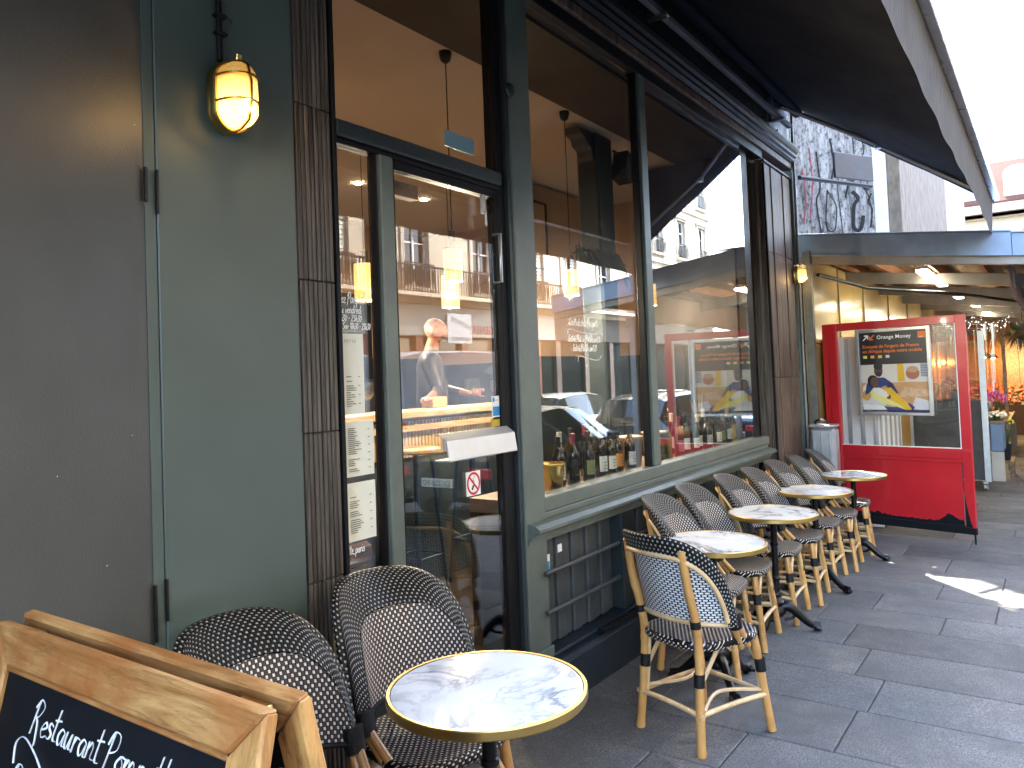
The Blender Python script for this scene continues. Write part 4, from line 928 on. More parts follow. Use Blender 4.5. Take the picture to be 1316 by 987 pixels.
# man behind the bar: one continuous body
def person():
    mbd = bpy.data.metaballs.new('tmpmeta'); mbd.resolution = .016; mbd.render_resolution = .016; mbd.threshold = .6
    ob = bpy.data.objects.new('tmpmeta', mbd); COL.objects.link(ob)
    def ball(p, r, sx=1, sy=1, sz=1):
        e = mbd.elements.new(type='ELLIPSOID' if (sx, sy, sz) != (1, 1, 1) else 'BALL'); e.co = p; e.radius = r*1.45
        if e.type == 'ELLIPSOID': e.size_x, e.size_y, e.size_z = sx, sy, sz
    def limb(a, b, r0, r1, n=8):
        a, b = Vector(a), Vector(b)
        for i in range(n+1):
            q = i/n; ball(a.lerp(b, q), r0+(r1-r0)*q)
    # facing +X; feet at z 0, total height 1.80
    for s_ in (-1, 1):
        limb((0, s_*.10, .92), (.02, s_*.10, .50), .095, .065, 9); limb((.02, s_*.10, .50), (0, s_*.10, .09), .062, .042, 9); limb((-.02, s_*.10, .05), (.15, s_*.11, .04), .045, .035, 5)
    limb((0, 0, .95), (.0, 0, 1.15), .13, .13, 4); ball((0, .07, .98), .12); ball((0, -.07, .98), .12)
    limb((0, -.07, 1.15), (-.01, -.09, 1.38), .12, .11, 5); limb((0, .07, 1.15), (-.01, .09, 1.38), .12, .11, 5)
    limb((-.01, -.15, 1.42), (-.01, .15, 1.42), .085, .085, 5); limb((-.01, 0, 1.45), (.02, 0, 1.57), .062, .055, 4)
    # head: skull, face, jaw, nose, ears, brow
    ball((.03, 0, 1.69), .098); ball((.06, 0, 1.665), .085); ball((.075, 0, 1.625), .062); ball((.105, 0, 1.605), .036); ball((.128, 0, 1.66), .020); ball((.138, 0, 1.648), .017)
    ball((.115, 0, 1.695), .026); ball((.118, 0, 1.622), .022)
    for s_ in (-1, 1): ball((.03, s_*.092, 1.66), .026); ball((.03, s_*.090, 1.645), .02)
    # arms: near arm (-Y) reaches down to the bar, far arm bent
    S, E_, Wp = (-.01, -.21, 1.42), (.06, -.27, 1.16), (.00, -.50, 1.115)
    limb(S, E_, .058, .045, 8); limb(E_, Wp, .044, .030, 9); ball((-.01, -.545, 1.105), .034); ball((-.012, -.57, 1.102), .034)
    for i, dx in enumerate((-.034, -.012, .010, .030)):
        limb((-.012+dx, -.595, 1.104), (-.014+dx*1.25, -.64-.008*(i in (1, 2)), 1.10), .0125, .0105, 4); limb((-.014+dx*1.25, -.64-.008*(i in (1, 2)), 1.10), (-.014+dx*1.2, -.668-.010*(i in (1, 2)), 1.085), .0105, .009, 3)
    limb((.022, -.54, 1.105), (.058, -.575, 1.098), .014, .011, 4)
    S2, E2, W2 = (-.01, .21, 1.42), (.10, .25, 1.17), (.30, .12, 1.13)
    limb(S2, E2, .058, .045, 8); limb(E2, W2, .044, .030, 8); ball((.345, .095, 1.13), .033); ball((.37, .085, 1.13), .031)
    for i, dz in enumerate((-.03, -.010, .010, .028)):
        limb((.392, .078, 1.13+dz), (.43, .055, 1.13+dz), .0115, .0095, 3); limb((.43, .055, 1.13+dz), (.435, .03, 1.13+dz), .0095, .0085, 2)
    limb((.345, .075, 1.155), (.385, .04, 1.165), .0125, .010, 3)
    dg = bpy.context.evaluated_depsgraph_get(); me = bpy.data.meshes.new_from_object(ob.evaluated_get(dg)); bpy.data.objects.remove(ob); bpy.data.metaballs.remove(mbd)
    for p in me.polygons: p.use_smooth = True
    t = NT('person_skin_and_clothes'); v = t.coord('Object'); spn = t.n('SeparateXYZ'); t.t.links.new(v, spn.inputs[0]); z = spn.outputs[2]; y = spn.outputs[1]
    shirt = t.math('MULTIPLY', t.math('LESS_THAN', z, 1.505), t.math('GREATER_THAN', y, -.40)); shirt = t.math('MULTIPLY', shirt, t.math('LESS_THAN', spn.outputs[0], .22))
    hairm = t.math('GREATER_THAN', t.math('SUBTRACT', z, t.math('MULTIPLY', spn.outputs[0], .75)), 1.70); skin = t.mix(t.math('MULTIPLY', hairm, .7), (.27, .115, .075), (.035, .018, .012)); c = t.mix(shirt, skin, (.018, .02, .028)); c = t.mix(t.math('LESS_THAN', z, .95), c, (.03, .035, .05)); c = t.mix(t.math('LESS_THAN', z, .085), c, (.01, .01, .01))
    t.P(col=c, rough=.55); me.materials.clear(); me.materials.append(t.m); me.name = 'person'
    return me
pm_ = person()
P = bpy.data.objects.new('person', pm_); COL.objects.link(P); P.location = (4.93, 4.28, FI+.18); P.rotation_euler = (0, 0, R(-52))
tag(P, 'man in a dark shirt standing behind the bar, head turned right', 'person'); ORG[P.name] = tuple(P.location)
HAIR = pm('short_brown_hair', (.05, .028, .018), .7, var=.3, scale=40, bump=.4, bscale=120)
mb = MB(); mb.grid(lambda u, v: (.085+.052*math.cos((u-.5)*2.6), .066*math.sin((u-.5)*2.6), 1.575+.05*v), 12, 4); mb.build('beard', HAIR, P, smooth='all', local=True)
for s_ in (-1, 1): MB().lathe([(.001, -.010), (.008, -.006), (.010, 0), (.008, .006), (.001, .010)], 10, (.122, s_*.034, 1.676)).build('eye', pm('dark_eye', (.03, .02, .015), .2), P, smooth=True, local=True)
sb = MB(); sb.box(4.73, 5.13, 4.03, 4.52, FI+.001, FI+.178); tag(sb.build('duckboard', BARWOOD, at=(4.93, 4.28, FI+.178)), 'low wooden platform behind the bar', 'platform')

# ================================================================== WINDOW DISPLAY
BOTG = pm('dark_bottle_glass', (.010, .012, .010), .06, var=.2, spec=.7, rvar=.02); BOTR = pm('red_bottle_glass', (.12, .012, .018), .06, spec=.7, rvar=.02); BOTL = pm('green_bottle_glass', (.05, .14, .02), .08, spec=.7, rvar=.02)
def bottle(x, y, h, gm, lab, foil, label, cap=None, z=1.004):
    o = thing('wine_bottle', label, 'bottle', (x, y, z), 0, 'bottles on the window ledge'); s = h/.30; r = .0375
    MB().lathe([(r*.9, 0), (r, .006), (r, .175*s), (r*.93, .195*s), (r*.55, .222*s), (.0145, .242*s), (.0138, .288*s), (.016, .290*s), (.016, .30*s), (.012, .301*s)], 18, (x, y, z)).build('glass_body', gm, o, smooth=45)
    if lab:
        mb = MB(); a0 = R(-165); a1 = R(-35)
        mb.grid(lambda u, v: (x+(r+.0008)*math.cos(a0+(a1-a0)*u), y+(r+.0008)*math.sin(a0+(a1-a0)*u), z+.045+.085*s*v), 10, 1); mb.build('paper_label', lab, o)
        mb = MB()
        for k in range(3): mb.grid(lambda u, v, k=k: (x+(r+.0014)*math.cos(R(-125)+R(45)*u), y+(r+.0014)*math.sin(R(-125)+R(45)*u), z+.062+.018*k+.004*v), 4, 1)
        mb.build('label_print', INK, o)
    if foil: MB().lathe([(.0152, .228*s), (.0152, .285*s), (.0168, .2865*s), (.0168, .302*s), (.010, .3025*s)], 14, (x, y, z)).build('foil_cap', foil, o, smooth=40)
LW = pm('label_white', (.78, .77, .70), .7, var=.06); LO = pm('label_orange', (.62, .25, .04), .7, var=.1); LG = pm('label_olive', (.25, .28, .12), .7); LP = pm('label_pink', (.55, .16, .18), .7)
FB = pm('foil_black', (.015, .015, .016), .4); FW = pm('foil_cream', (.55, .53, .42), .45); FR = pm('foil_red', (.25, .03, .05), .4); FGc = pm('foil_gold', (.5, .36, .12), .35, .8)
b1 = [(3.785, 2.35, .29, BOTG, LW, FB, 'slim white label'), (3.70, 2.47, .30, BOTG, None, FW, 'cream capped and unlabelled'), (3.90, 2.32, .30, BOTG, None, FR, 'unlabelled with a dark red cap'), (4.08, 2.32, .30, BOTG, LG, FB, 'olive green label'),
      (4.22, 2.31, .33, BOTG, LW, FW, 'taller than the rest with a cream cap'), (4.36, 2.32, .29, BOTG, LW, FB, 'white label and black cap'), (4.475, 2.33, .30, BOTG, LO, FB, 'orange label'), (4.60, 2.30, .30, BOTG, LW, FB, 'broad white label, next to the basket')]
for x, y, h, g_, l_, f_, w_ in b1: bottle(x, y, h, g_, l_, f_, 'dark wine bottle in the left window, '+w_)
b2 = [(5.33, 2.36, .27, BOTL, None, FB, 'slim green glass'), (5.44, 2.31, .30, BOTR, LP, FR, 'red glass with pink label'), (5.60, 2.33, .30, BOTG, LW, FB, 'right of the red bottle with a white label'), (5.74, 2.31, .27, BOTG, LW, None, 'short, third from the red one'), (5.88, 2.34, .29, BOTG, LW, FW, 'cream label and cream cap'),
      (6.02, 2.31, .27, BOTG, LW, FB, 'left of the tall cream capped one'), (6.12, 2.38, .32, BOTG, LW, FW, 'tall with cream cap'), (6.24, 2.31, .29, BOTG, LW, FB, 'right of the tall cream capped one'), (6.38, 2.33, .30, BOTG, LG, FB, 'green patterned label'), (6.52, 2.32, .30, BOTG, LW, FGc, 'gold cap, nearest the gold plant pot')]
for x, y, h, g_, l_, f_, w_ in b2: bottle(x, y, h, g_, l_, f_, 'wine bottle in the right window, '+w_)
for k, x in enumerate((3.98, 4.15, 4.29, 4.42, 4.54)): bottle(x, 2.46+.02*(k % 2), .30+.012*(k % 3), BOTG, LW if k % 2 else None, (FW, FB, FR)[k % 3], ('first', 'second', 'third', 'fourth', 'fifth')[k]+' bottle from the left in the back row of the left window')
for k, x in enumerate((5.52, 5.68, 5.82, 5.95, 6.30, 6.45)): bottle(x, 2.45+.02*(k % 2), .30+.012*(k % 3), BOTG, LW, (FB, FW, FB)[k % 3], ('first', 'second', 'third', 'fourth', 'fifth', 'sixth')[k]+' bottle from the left in the back row of the right window')
bk = thing('ice_bucket', 'brass ice bucket at the left end of the window ledge', 'bucket', (3.615, 2.30, 1.004))
MB().lathe([(.060, 0), (.064, .004), (.080, .15), (.083, .158), (.080, .162), (.076, .155), (.060, .01), (.001, .008)], 28, (3.615, 2.30, 1.004), caps=False).build('bowl', GOLD, bk, smooth=40)
MB().lathe([(.084, .150), (.087, .156), (.084, .163)], 28, (3.615, 2.30, 1.004), caps=False).build('rim', BRASS, bk, smooth=60)
WICK = weave_mat('wicker', .012, .02, .5, (.17, .10, .045), (.42, .28, .14), edge=.2)
for x, lb in ((4.80, 'round wicker basket behind the window mullion'), (5.20, 'second wicker basket just right of the window mullion')):
    o = thing('basket', lb, 'basket', (x, 2.40, 1.004)); mb = MB(); n = 28
    mb.grid(lambda u, v: (x+(.075+.012*v)*math.cos(2*PI*u), 2.40+(.075+.012*v)*math.sin(2*PI*u), 1.006+.20*v), n, 6, lambda u, v: (u*.52, v*.2)); mb.build('woven_wall', WICK, o, smooth='all')
    MB().tube([(x+.088*math.cos(2*PI*k/24), 2.40+.088*math.sin(2*PI*k/24), 1.208) for k in range(24)], .008, 6, closed=True).build('rim', RIBWOOD, o, smooth=60)
    MB().lathe([(.001, .19), (.05, .215), (.08, .202)], 14, (x, 2.40, 1.004), caps=False).build('cloth_lining', PAPER, o, smooth=60)
def leafblade(mb, base, tip, w_, bend, n=8):
    b, tpt = Vector(base), Vector(tip); ax = (tpt-b); side = ax.cross(Vector((.3, 1, .2))).normalized(); o = len(mb.v)
    for i in range(n+1):
        q = i/n; p = b+ax*q+Vector(bend)*math.sin(q*PI*.5)*q; ww = w_*math.sin(PI*(.12+.86*q))**.8*(1-q**4)
        mb.v += [tuple(p-side*ww), tuple(p+side*ww)]
    for i in range(n): mb.f.append((o+2*i, o+2*i+1, o+2*i+3, o+2*i+2))
LEAF = pm('leaf_green', (.045, .085, .025), .45, var=.4, scale=14); LEAFY = pm('leaf_yellow_green', (.20, .22, .06), .5, var=.3, scale=10); DRY = pm('dry_grass', (.42, .33, .20), .8, var=.25, scale=10); LEAFD = pm('leaf_dark', (.02, .035, .015), .5, var=.4)
sn = thing('potted_plant', 'snake plant in a gold pot at the right end of the window', 'plant', (6.70, 2.36, 1.004))
MB().lathe([(.062, 0), (.066, .004), (.075, .15), (.071, .152), (.06, .02), (.001, .12)], 28, (6.70, 2.36, 1.004), caps=False).build('pot', GOLD, sn, smooth=40)
for k in range(9):
    mb = MB(); a = random.uniform(0, 6.28); r_ = random.uniform(.0, .035); h = random.uniform(.28, .62) if k else .68
    leafblade(mb, (6.70+r_*math.cos(a), 2.36+r_*math.sin(a), 1.12), (6.70+r_*2.6*math.cos(a), 2.36+r_*2.0*math.sin(a), 1.12+h), .016, (random.uniform(-.03, .03), 0, 0)); mb.build('leaf', LEAF if k % 3 else LEAFY, sn, smooth=True)
dg_ = thing('dried_bouquet', 'dried grasses in a vase in the right window', 'plant', (6.35, 2.50, 1.004))
MB().lathe([(.03, 0), (.045, .03), (.05, .08), (.025, .14), (.028, .16)], 18, (6.35, 2.50, 1.004)).build('vase', PAPER, dg_, smooth=50)
for k in range(16):
    mb = MB(); a = random.uniform(0, 6.28); sp2 = random.uniform(.05, .24); leafblade(mb, (6.35, 2.50, 1.15), (6.35+sp2*math.cos(a), 2.50+sp2*.3*math.sin(a), 1.15+random.uniform(.12, .42)), .012, (0, 0, -.05)); mb.build('stalk', DRY, dg_, smooth=True)
pl = thing('potted_plant', 'dark broad-leaved plant standing inside behind the left window', 'plant', (4.30, 3.0, FI))
MB().lathe([(.12, 0), (.13, .01), (.16, .30), (.15, .30), (.13, .05)], 20, (4.30, 3.0, FI)).build('pot', BLACKM, pl, smooth=40); MB().tube([(4.30, 3.0, FI+.1), (4.29, 3.0, 1.75)], .012, 6).build('stem', BARWOOD, pl)
for k in range(18):
    mb = MB(); a = random.uniform(0, 6.28); z0 = random.uniform(1.35, 1.75); l_ = random.uniform(.16, .30); leafblade(mb, (4.29, 3.0, z0), (4.29+l_*math.cos(a), 3.0+l_*.6*math.sin(a), z0+random.uniform(-.02, .16)), .05, (0, 0, -.08)); mb.build('leaf', LEAFD, pl, smooth=True)
hp = thing('hanging_plant', 'dark shaggy plant on the column bracket', 'plant', (5.25, 2.9, 2.62))
MB().tube([(5.36, 2.93, 2.62), (5.15, 2.90, 2.60)], .015, 8).build('hook', BLACKM, hp)
for k in range(70):
    mb = MB(); bx_ = random.uniform(5.0, 5.75); leafblade(mb, (bx_, 2.88, 2.58+random.uniform(-.04, .06)), (bx_+random.uniform(-.12, .12), 2.85+random.uniform(-.05, .05), 2.52+random.uniform(-.20, .05)), .012, (0, 0, -.02), 4); mb.build('leaf', LEAFD, hp)

# ================================================================== MARKET CANOPY NEXT DOOR
KX = 8.50
def roofz(y, top=True): return (3.04 if top else 2.83)+(y-2.13)*.118
mk = thing('market_canopy', 'low market canopy with zinc edge and timber ceiling over the pavement', 'canopy', (KX, 1.0, gz(KX)))
def slab_y(mb, x0, x1, y0, y1, dz0, dz1):   # piece following the roof slope across Y
    mb.add([(x, y, roofz(y)+dz) for x in (x0, x1) for y in (y0, y1) for dz in (dz0, dz1)], [(0, 1, 3, 2), (4, 6, 7, 5), (0, 4, 5, 1), (2, 3, 7, 6), (0, 2, 6, 4), (1, 5, 7, 3)]); return mb
slab_y(MB(), KX-.02, KX, .25, 2.18, -.212, 0).build('edge_sheet', ZINC, mk, bevel=.003)
slab_y(MB(), KX-.015, KX+.005, -.9, .247, -.222, -.012).build('edge_sheet', ZINC, mk, bevel=.003)
slab_y(MB(), KX-.035, KX+.03, .25, 2.18, .001, .016).build('edge_cap', ZINC, mk, bevel=.002)
slab_y(MB(), KX-.032, KX+.03, -.9, .246, -.010, .004).build('edge_cap', ZINC, mk, bevel=.002)
slab_y(MB(), KX-.034, KX-.0201, .25, 2.18, -.222, -.205).build('drip_edge', ZINC, mk)
slab_y(MB(), KX+.031, 27.5, -.9, 2.18, -.03, .0).build('roof_sheet', ZINC, mk)
slab_y(MB(), KX+.03, KX+.11, -.9, 2.18, -.30, -.20).build('front_beam', pm('galvanised_beam', (.22, .20, .18), .5, .4, .2, 5), mk, bevel=.004)
OWOOD = wood_mat('orange_joist', (.20, .065, .02), (.38, .15, .05), .5, 5, (.1, 1, 1), .15); BRW = wood_mat('brown_roof_board', (.10, .06, .035), (.22, .14, .08), .6, 5, (.1, 1, 1), .15)
y = -.88
while y < 2.1:
    slab_y(MB(), KX+.111, 27.4, y, y+.185, -.075, -.055).build('roof_board', BRW, mk, bevel=.002); y += .19
for y in (-.5, .55, 1.05, 1.6, 2.0):
    slab_y(MB(), KX+.112, 27.4, y, y+.06, -.20, -.076).build('joist', OWOOD, mk, bevel=.003)
for x in (10.6, 12.9, 15.2, 17.5, 19.8, 22.5):
    slab_y(MB(), x, x+.09, -.9, 2.18, -.34, -.201).build('cross_beam', MATS['galvanised_beam'], mk, bevel=.004)
    for yy in (-.85,):
        MB().box(x, x+.09, yy, yy+.09, gz(x), roofz(yy)-.34).build('post', GREYMETAL, mk, bevel=.004)
MB().box(8.44, 8.53, 2.03, 2.11, gz(8.5), 2.86).build('post', pm('grey_post_paint', (.12, .115, .10), .5, .2, .3, 8), mk, bevel=.005)
MB().tube([(8.63, 2.0, 2.62), (9.9, 1.75, 2.55), (11.5, .9, 2.5), (13.5, .3, 2.46)], .022, 8).build('tie_rod', BLACKM, mk, smooth=60)
# cream wall panels of the next shop
cw = thing('cream_panel_wall', 'glossy cream panel wall under the market canopy', 'wall', (9, 2.12, gz(9)))
CREAM = pm('cream_gloss', (.66, .46, .17), .18, var=.12, scale=1.3, rvar=.06)
x = 8.56
while x < 26:
    w_ = 1.55 if x < 11 else 2.0
    part('panel', CREAM, (x, x+w_-.02, 2.12, 2.15, 1.9, 2.84), parent=cw, bevel=.003)
    part('panel', CREAM, (x, x+w_-.02, 2.122, 2.152, gz(x), 1.89), parent=cw, bevel=.003)
    part('seam_batten', pm('tan_batten', (.30, .22, .12), .4), (x+w_-.03, x+w_+.01, 2.10, 2.119, gz(x), 2.84), parent=cw, bevel=.002); x += w_
part('backing', BRW, (8.56, 27.4, 2.16, 2.3, gz(15)-.3, 2.95), parent=cw)
for k in range(5):  # screens added on the street side to keep the space under the canopy dark
    sc_ = thing('added_dark_screen', ('nearest', 'second', 'third', 'fourth', 'farthest')[k]+' brown screen added to darken the street side of the market', 'screen', (15.5+k*2.4, -.55, gz(16+k*2.4)), 0, 'added dark screens of the market')
    x0_ = 15.5+k*2.4; mb = MB(); mb.grid(lambda u, v: (x0_+2.3*u, -.55+.02*math.sin(u*14)*(1-v), gz(x0_)+.25+2.1*v), 20, 3); o = mb.build('canvas', pm('added_screen_cloth', (.10, .06, .04), .85, var=.2), sc_, smooth='all'); o.modifiers.new('thick', 'SOLIDIFY').thickness = .003
    MB().tube([(x0_, -.55, gz(x0_)), (x0_, -.55, 2.65)], .02, 8).build('pole', GREYMETAL, sc_, smooth=50)
# fluorescent fittings
TUBE = emat('tube_glow', (1, .93, .72), 2.5)
for i, (xa, xb, y) in enumerate(((9.72, 11.9, 1.15), (13.4, 14.6, 1.18), (16.2, 17.2, 1.12), (19.2, 20.2, 1.1))):
    lb = ('nearest lit strip light', 'second lit strip light', 'third lit strip light', 'farthest lit strip light')[i]+' under the market canopy'
    o = thing('strip_light', lb, 'light', (xa, y, 2.6), 0, 'strip lights under the market canopy'); z = roofz(y)-.27
    MB().box(xa, xb, y-.06, y+.06, z+.03, z+.07).build('tray', WHITE, o, bevel=.004); MB().box(xa+.02, xb-.02, y-.055, y+.055, z, z+.029).build('diffuser', TUBE, o, bevel=.006)
# brown rolled side curtain with white letters
vb = thing('brown_valance', 'brown canvas valance with white letters at the right edge', 'valance', (8.8, .2, 2.2))
BRC = pm('brown_canvas', (.16, .085, .06), .85, var=.25, scale=3)
mb = MB(); mb.grid(lambda u, v: (8.70+5.5*u, .305-.03*v+.012*math.sin(u*60)*v, 2.625-.36*v-.012*math.sin(u*25)), 90, 5); o = mb.build('cloth', BRC, vb, smooth='all'); sm = o.modifiers.new('thick', 'SOLIDIFY'); sm.thickness = .003
put_text('TÊTE', .2, 'lettering', WHITE, vb, (8.86, .262, 2.36), (1, 0, 0), (0, 0, 1), 1.3)
MB().tube([(8.68, .305, 2.64), (14.3, .305, 2.64)], .02, 8).build('pole', BLACKM, vb)

# ================================================================== RED GLAZED PANEL
P0 = Vector((8.45, .66)); P1 = Vector((8.75, 2.02)); pl_ = (P1-P0).length; zb_ = gz(8.5)
rp = thing('red_panel', 'red framed glazed screen with black scuffed bottom beside the last table', 'screen', (P0.x, P0.y, zb_), math.atan2(P1.y-P0.y, P1.x-P0.x))
def rpart(nm, mat, *b, par=None, bevel=.003):
    mb = MB()
    for q in b: mb.box(*q)
    return mb.build(nm, mat, par if par else rp, local=True, bevel=bevel)
rpart('frame_stile', REDP, (0, .085, -.045, 0, .095, 2.185)); rpart('frame_stile', REDP, (pl_-.16, pl_, -.045, 0, .095, 2.185))
rpart('stile_cover', REDP, (pl_-.155, pl_-.07, .001, .012, .10, 2.18)); rpart('frame_top', REDP, (.0851, pl_-.1601, -.045, 0, 2.105, 2.185)); rpart('frame_rail', REDP, (.0851, pl_-.1601, -.045, 0, .80, .90))
rpart('lower_panel', REDP, (.10, pl_-.17, -.035, -.012, .17, .799)); rpart('panel_bead', REDP, (.0851, pl_-.1601, -.011, -.002, .765, .799))
rpart('bottom_rail', BLACKP, (.0851, pl_-.1601, -.045, .001, .095, .169)); rpart('bottom_cap', BLACKP, (-.001, .0851, -.046, .0015, .094, .16))
# black wear along the foot, irregular
mb = MB(); n = 60; vs = []
for i in range(n+1):
    q = i/n; x = .10+(pl_-.28)*q; h = .02+.035*max(0, math.sin(q*9+1))*random.uniform(.5, 1)+.07*math.exp(-((q-.12)/.05)**2)*.6+.015*random.random()
    vs += [(x, -.0105, .168), (x, -.0105, .172+h)]
mb.add(vs, [(2*i, 2*i+1, 2*i+3, 2*i+2) for i in range(n)]); mb.build('scuff', BLACKP, rp, local=True)
mb = MB(); vs = []
for i in range(24):
    q = i/23; z = .16+.30*q; vs += [(.083, .0016, z), (.083-.05*(1-q)**1.5-.006*random.random()*(1-q)-.004, .0016, z)]
mb.add(vs, [(2*i, 2*i+1, 2*i+3, 2*i+2) for i in range(23)]); mb.build('scuff', BLACKP, rp, local=True)
rpart('foot', BLACKM, (.01, .026, -.03, -.014, .002, .094)); rpart('foot', BLACKM, (pl_-.03, pl_-.014, -.03, -.014, .002, .094))
rpart('glass', CLEARG, (.086, pl_-.161, -.026, -.020, .901, 2.104), bevel=0)
rpart('glazing_bead', PAPER, (.086, .094, -.019, -.004, .901, 2.104), (.0941, pl_-.1611, -.019, -.004, .901, .909), bevel=0)
# poster in an aluminium frame: reading direction is local -x
po = thing('poster', 'framed black and orange money transfer poster on the red screen', 'poster', (P0.x, P0.y, zb_), math.atan2(P1.y-P0.y, P1.x-P0.x))
S0, S1, Z0, Z1 = .305, 1.03, 1.215, 2.10
def pp(nm, mat, *b, y=.0, bevel=0): return rpart(nm, mat, *b, par=po, bevel=bevel)
pp('poster_frame', STEEL, (S0, S0+.035, .002, .028, Z0, Z1), (S1-.035, S1, .002, .028, Z0, Z1), (S0+.0351, S1-.0351, .002, .028, Z1-.035, Z1), (S0+.0351, S1-.0351, .002, .028, Z0, Z0+.03), bevel=.003)
BLKPR = pm('poster_black', (.012, .013, .016), .35, var=.2); ORA = pm('poster_orange', (.72, .16, .02), .4, var=.05); SKN = pm('poster_brown', (.07, .035, .022), .5, var=.2); SKN2 = pm('poster_brown_light', (.12, .06, .035), .5, var=.2)
pp('poster_sheet', pm('poster_floor', (.45, .24, .10), .4, var=.25, scale=6), (S0+.0352, S1-.0352, .004, .008, Z0+.0301, Z1-.0351))
pp('black_field', BLKPR, (S0+.0353, S1-.0353, .0081, .0086, 1.735, Z1-.0352))
put_text('Orange Money', .052, 'lettering', WHITE, po, (S1-.215, .0092, 1.995), (-1, 0, 0), (0, 0, 1), 1.05, bold=.0006, local=True)
put_text("Envoyez de l'argent de France", .047, 'lettering', ORA, po, (S1-.065, .0092, 1.905), (-1, 0, 0), (0, 0, 1), .98, bold=.0006, local=True)
put_text('en Afrique depuis votre mobile', .047, 'lettering', ORA, po, (S1-.065, .0092, 1.855), (-1, 0, 0), (0, 0, 1), .98, bold=.0006, local=True)
def flat(nm, poly, mat, y): 
    mb = MB(); mb.prism(poly, lambda a, b, q: (S1-a, q, b), y, y+.0004); return mb.build(nm, mat, po, local=True)
def ell(cx_, cz_, a, b, n=18): return [(cx_+a*math.cos(2*PI*k/n), cz_+b*math.sin(2*PI*k/n)) for k in range(n)]
flat('orange_square', [(.61, 1.985), (.68, 1.985), (.68, 2.05), (.61, 2.05)], ORA, .0092); put_text('orange', .017, 'lettering', WHITE, po, (S1-.617, .0098, 1.992), (-1, 0, 0), (0, 0, 1), local=True)
flat('arrow', [(.07, 1.985), (.085, 1.985), (.118, 2.02), (.118, 1.998), (.13, 1.998), (.13, 2.04), (.088, 2.04), (.088, 2.028), (.11, 2.028)], WHITE, .0092)
flat('arrow', [(.195, 2.04), (.18, 2.04), (.15, 2.005), (.15, 2.027), (.138, 2.027), (.138, 1.985), (.18, 1.985), (.18, 1.997), (.158, 1.997)], ORA, .0092)
for k, colr in enumerate(((.6, .6, .1), (.7, .3, .1), (.6, .45, .05), (.5, .5, .5))):
    flat('flag', [(.07+k*.075, 1.80), (.108+k*.075, 1.80), (.108+k*.075, 1.828), (.07+k*.075, 1.828)], pm('flag_print%d' % k, colr, .5), .0092)
flat('room_wall', [(.036, 1.55), (.69, 1.55), (.69, 1.734), (.036, 1.734)], pm('poster_wall', (.55, .50, .42), .5, var=.1), .0084)
flat('curtain', [(.40, 1.56), (.47, 1.56), (.46, 1.734), (.40, 1.734)], pm('poster_yellow', (.62, .36, .02), .5, var=.2), .0090)
flat('shelf', [(.62, 1.60), (.685, 1.60), (.685, 1.734), (.62, 1.734)], pm('poster_grey', (.30, .30, .30), .5, var=.3, scale=60), .0090)
flat('pouffe', ell(.545, 1.635, .065, .06), pm('poster_rust', (.35, .12, .05), .5), .0092); flat('pouffe_top', ell(.545, 1.675, .055, .032), pm('poster_tan', (.42, .25, .14), .5), .0096)
flat('sofa_cushion', ell(.16, 1.36, .125, .10), pm('poster_pale', (.5, .48, .45), .5, var=.2), .0090); flat('table', [(.52, 1.29), (.69, 1.25), (.69, 1.36), (.56, 1.40)], pm('poster_pale', (.5, .48, .45), .5), .0090)
NAVY = pm('poster_navy', (.02, .035, .14), .5, var=.3); YEL = MATS['poster_yellow']; PAL = pm('poster_lemon', (.62, .55, .18), .5, var=.2)
flat('figure_behind', [(.07, 1.42), (.09, 1.54), (.17, 1.60), (.27, 1.60), (.35, 1.54), (.40, 1.44), (.36, 1.42), (.28, 1.52), (.12, 1.45)], NAVY, .0095)
flat('figure_behind_head', ell(.215, 1.67, .043, .062), SKN, .0099); flat('figure_behind_hair', ell(.215, 1.715, .046, .034), BLKPR, .0103)
flat('figure_front', [(.12, 1.45), (.16, 1.50), (.22, 1.49), (.31, 1.46), (.40, 1.38), (.50, 1.30), (.47, 1.27), (.36, 1.31), (.26, 1.33), (.15, 1.39)], PAL, .0103)
flat('figure_front_cardigan', [(.25, 1.48), (.33, 1.50), (.39, 1.43), (.48, 1.34), (.52, 1.28), (.48, 1.26), (.40, 1.33), (.30, 1.38)], YEL, .0107)
flat('figure_front_hair', ell(.155, 1.565, .055, .062), BLKPR, .0103); flat('figure_front_head', ell(.172, 1.555, .040, .050), SKN2, .0107)
flat('trousers', [(.25, 1.31), (.36, 1.30), (.50, 1.34), (.55, 1.30), (.53, 1.26), (.30, 1.255)], NAVY, .0101)
CRM = pm('poster_cream', (.62, .58, .50), .5, var=.1); DKB = pm('poster_dark_blue', (.012, .018, .06), .5, var=.2)
for k in range(5): flat('shelf_board', [(.622, 1.612+k*.024), (.683, 1.612+k*.024), (.683, 1.616+k*.024), (.622, 1.616+k*.024)], BLKPR, .0094)
flat('rug', [(.40, 1.40), (.69, 1.41), (.69, 1.47), (.46, 1.50)], pm('poster_rug', (.52, .33, .18), .5, var=.3, scale=20), .0089)
flat('sofa_back', [(.04, 1.30), (.05, 1.50), (.10, 1.56), (.13, 1.50), (.10, 1.32)], CRM, .0088); flat('sofa_seat', [(.04, 1.25), (.40, 1.25), (.38, 1.30), (.06, 1.33)], CRM, .0093)
flat('figure_behind_arm', [(.30, 1.56), (.345, 1.53), (.375, 1.45), (.345, 1.43), (.31, 1.49)], DKB, .0099); flat('figure_behind_hand', ell(.352, 1.435, .022, .018), SKN, .0103)
flat('figure_front_sleeve', [(.15, 1.49), (.21, 1.50), (.28, 1.46), (.31, 1.41), (.29, 1.39), (.24, 1.41), (.17, 1.44)], CRM, .0111); flat('figure_front_hand', ell(.305, 1.395, .020, .014), SKN2, .0113)
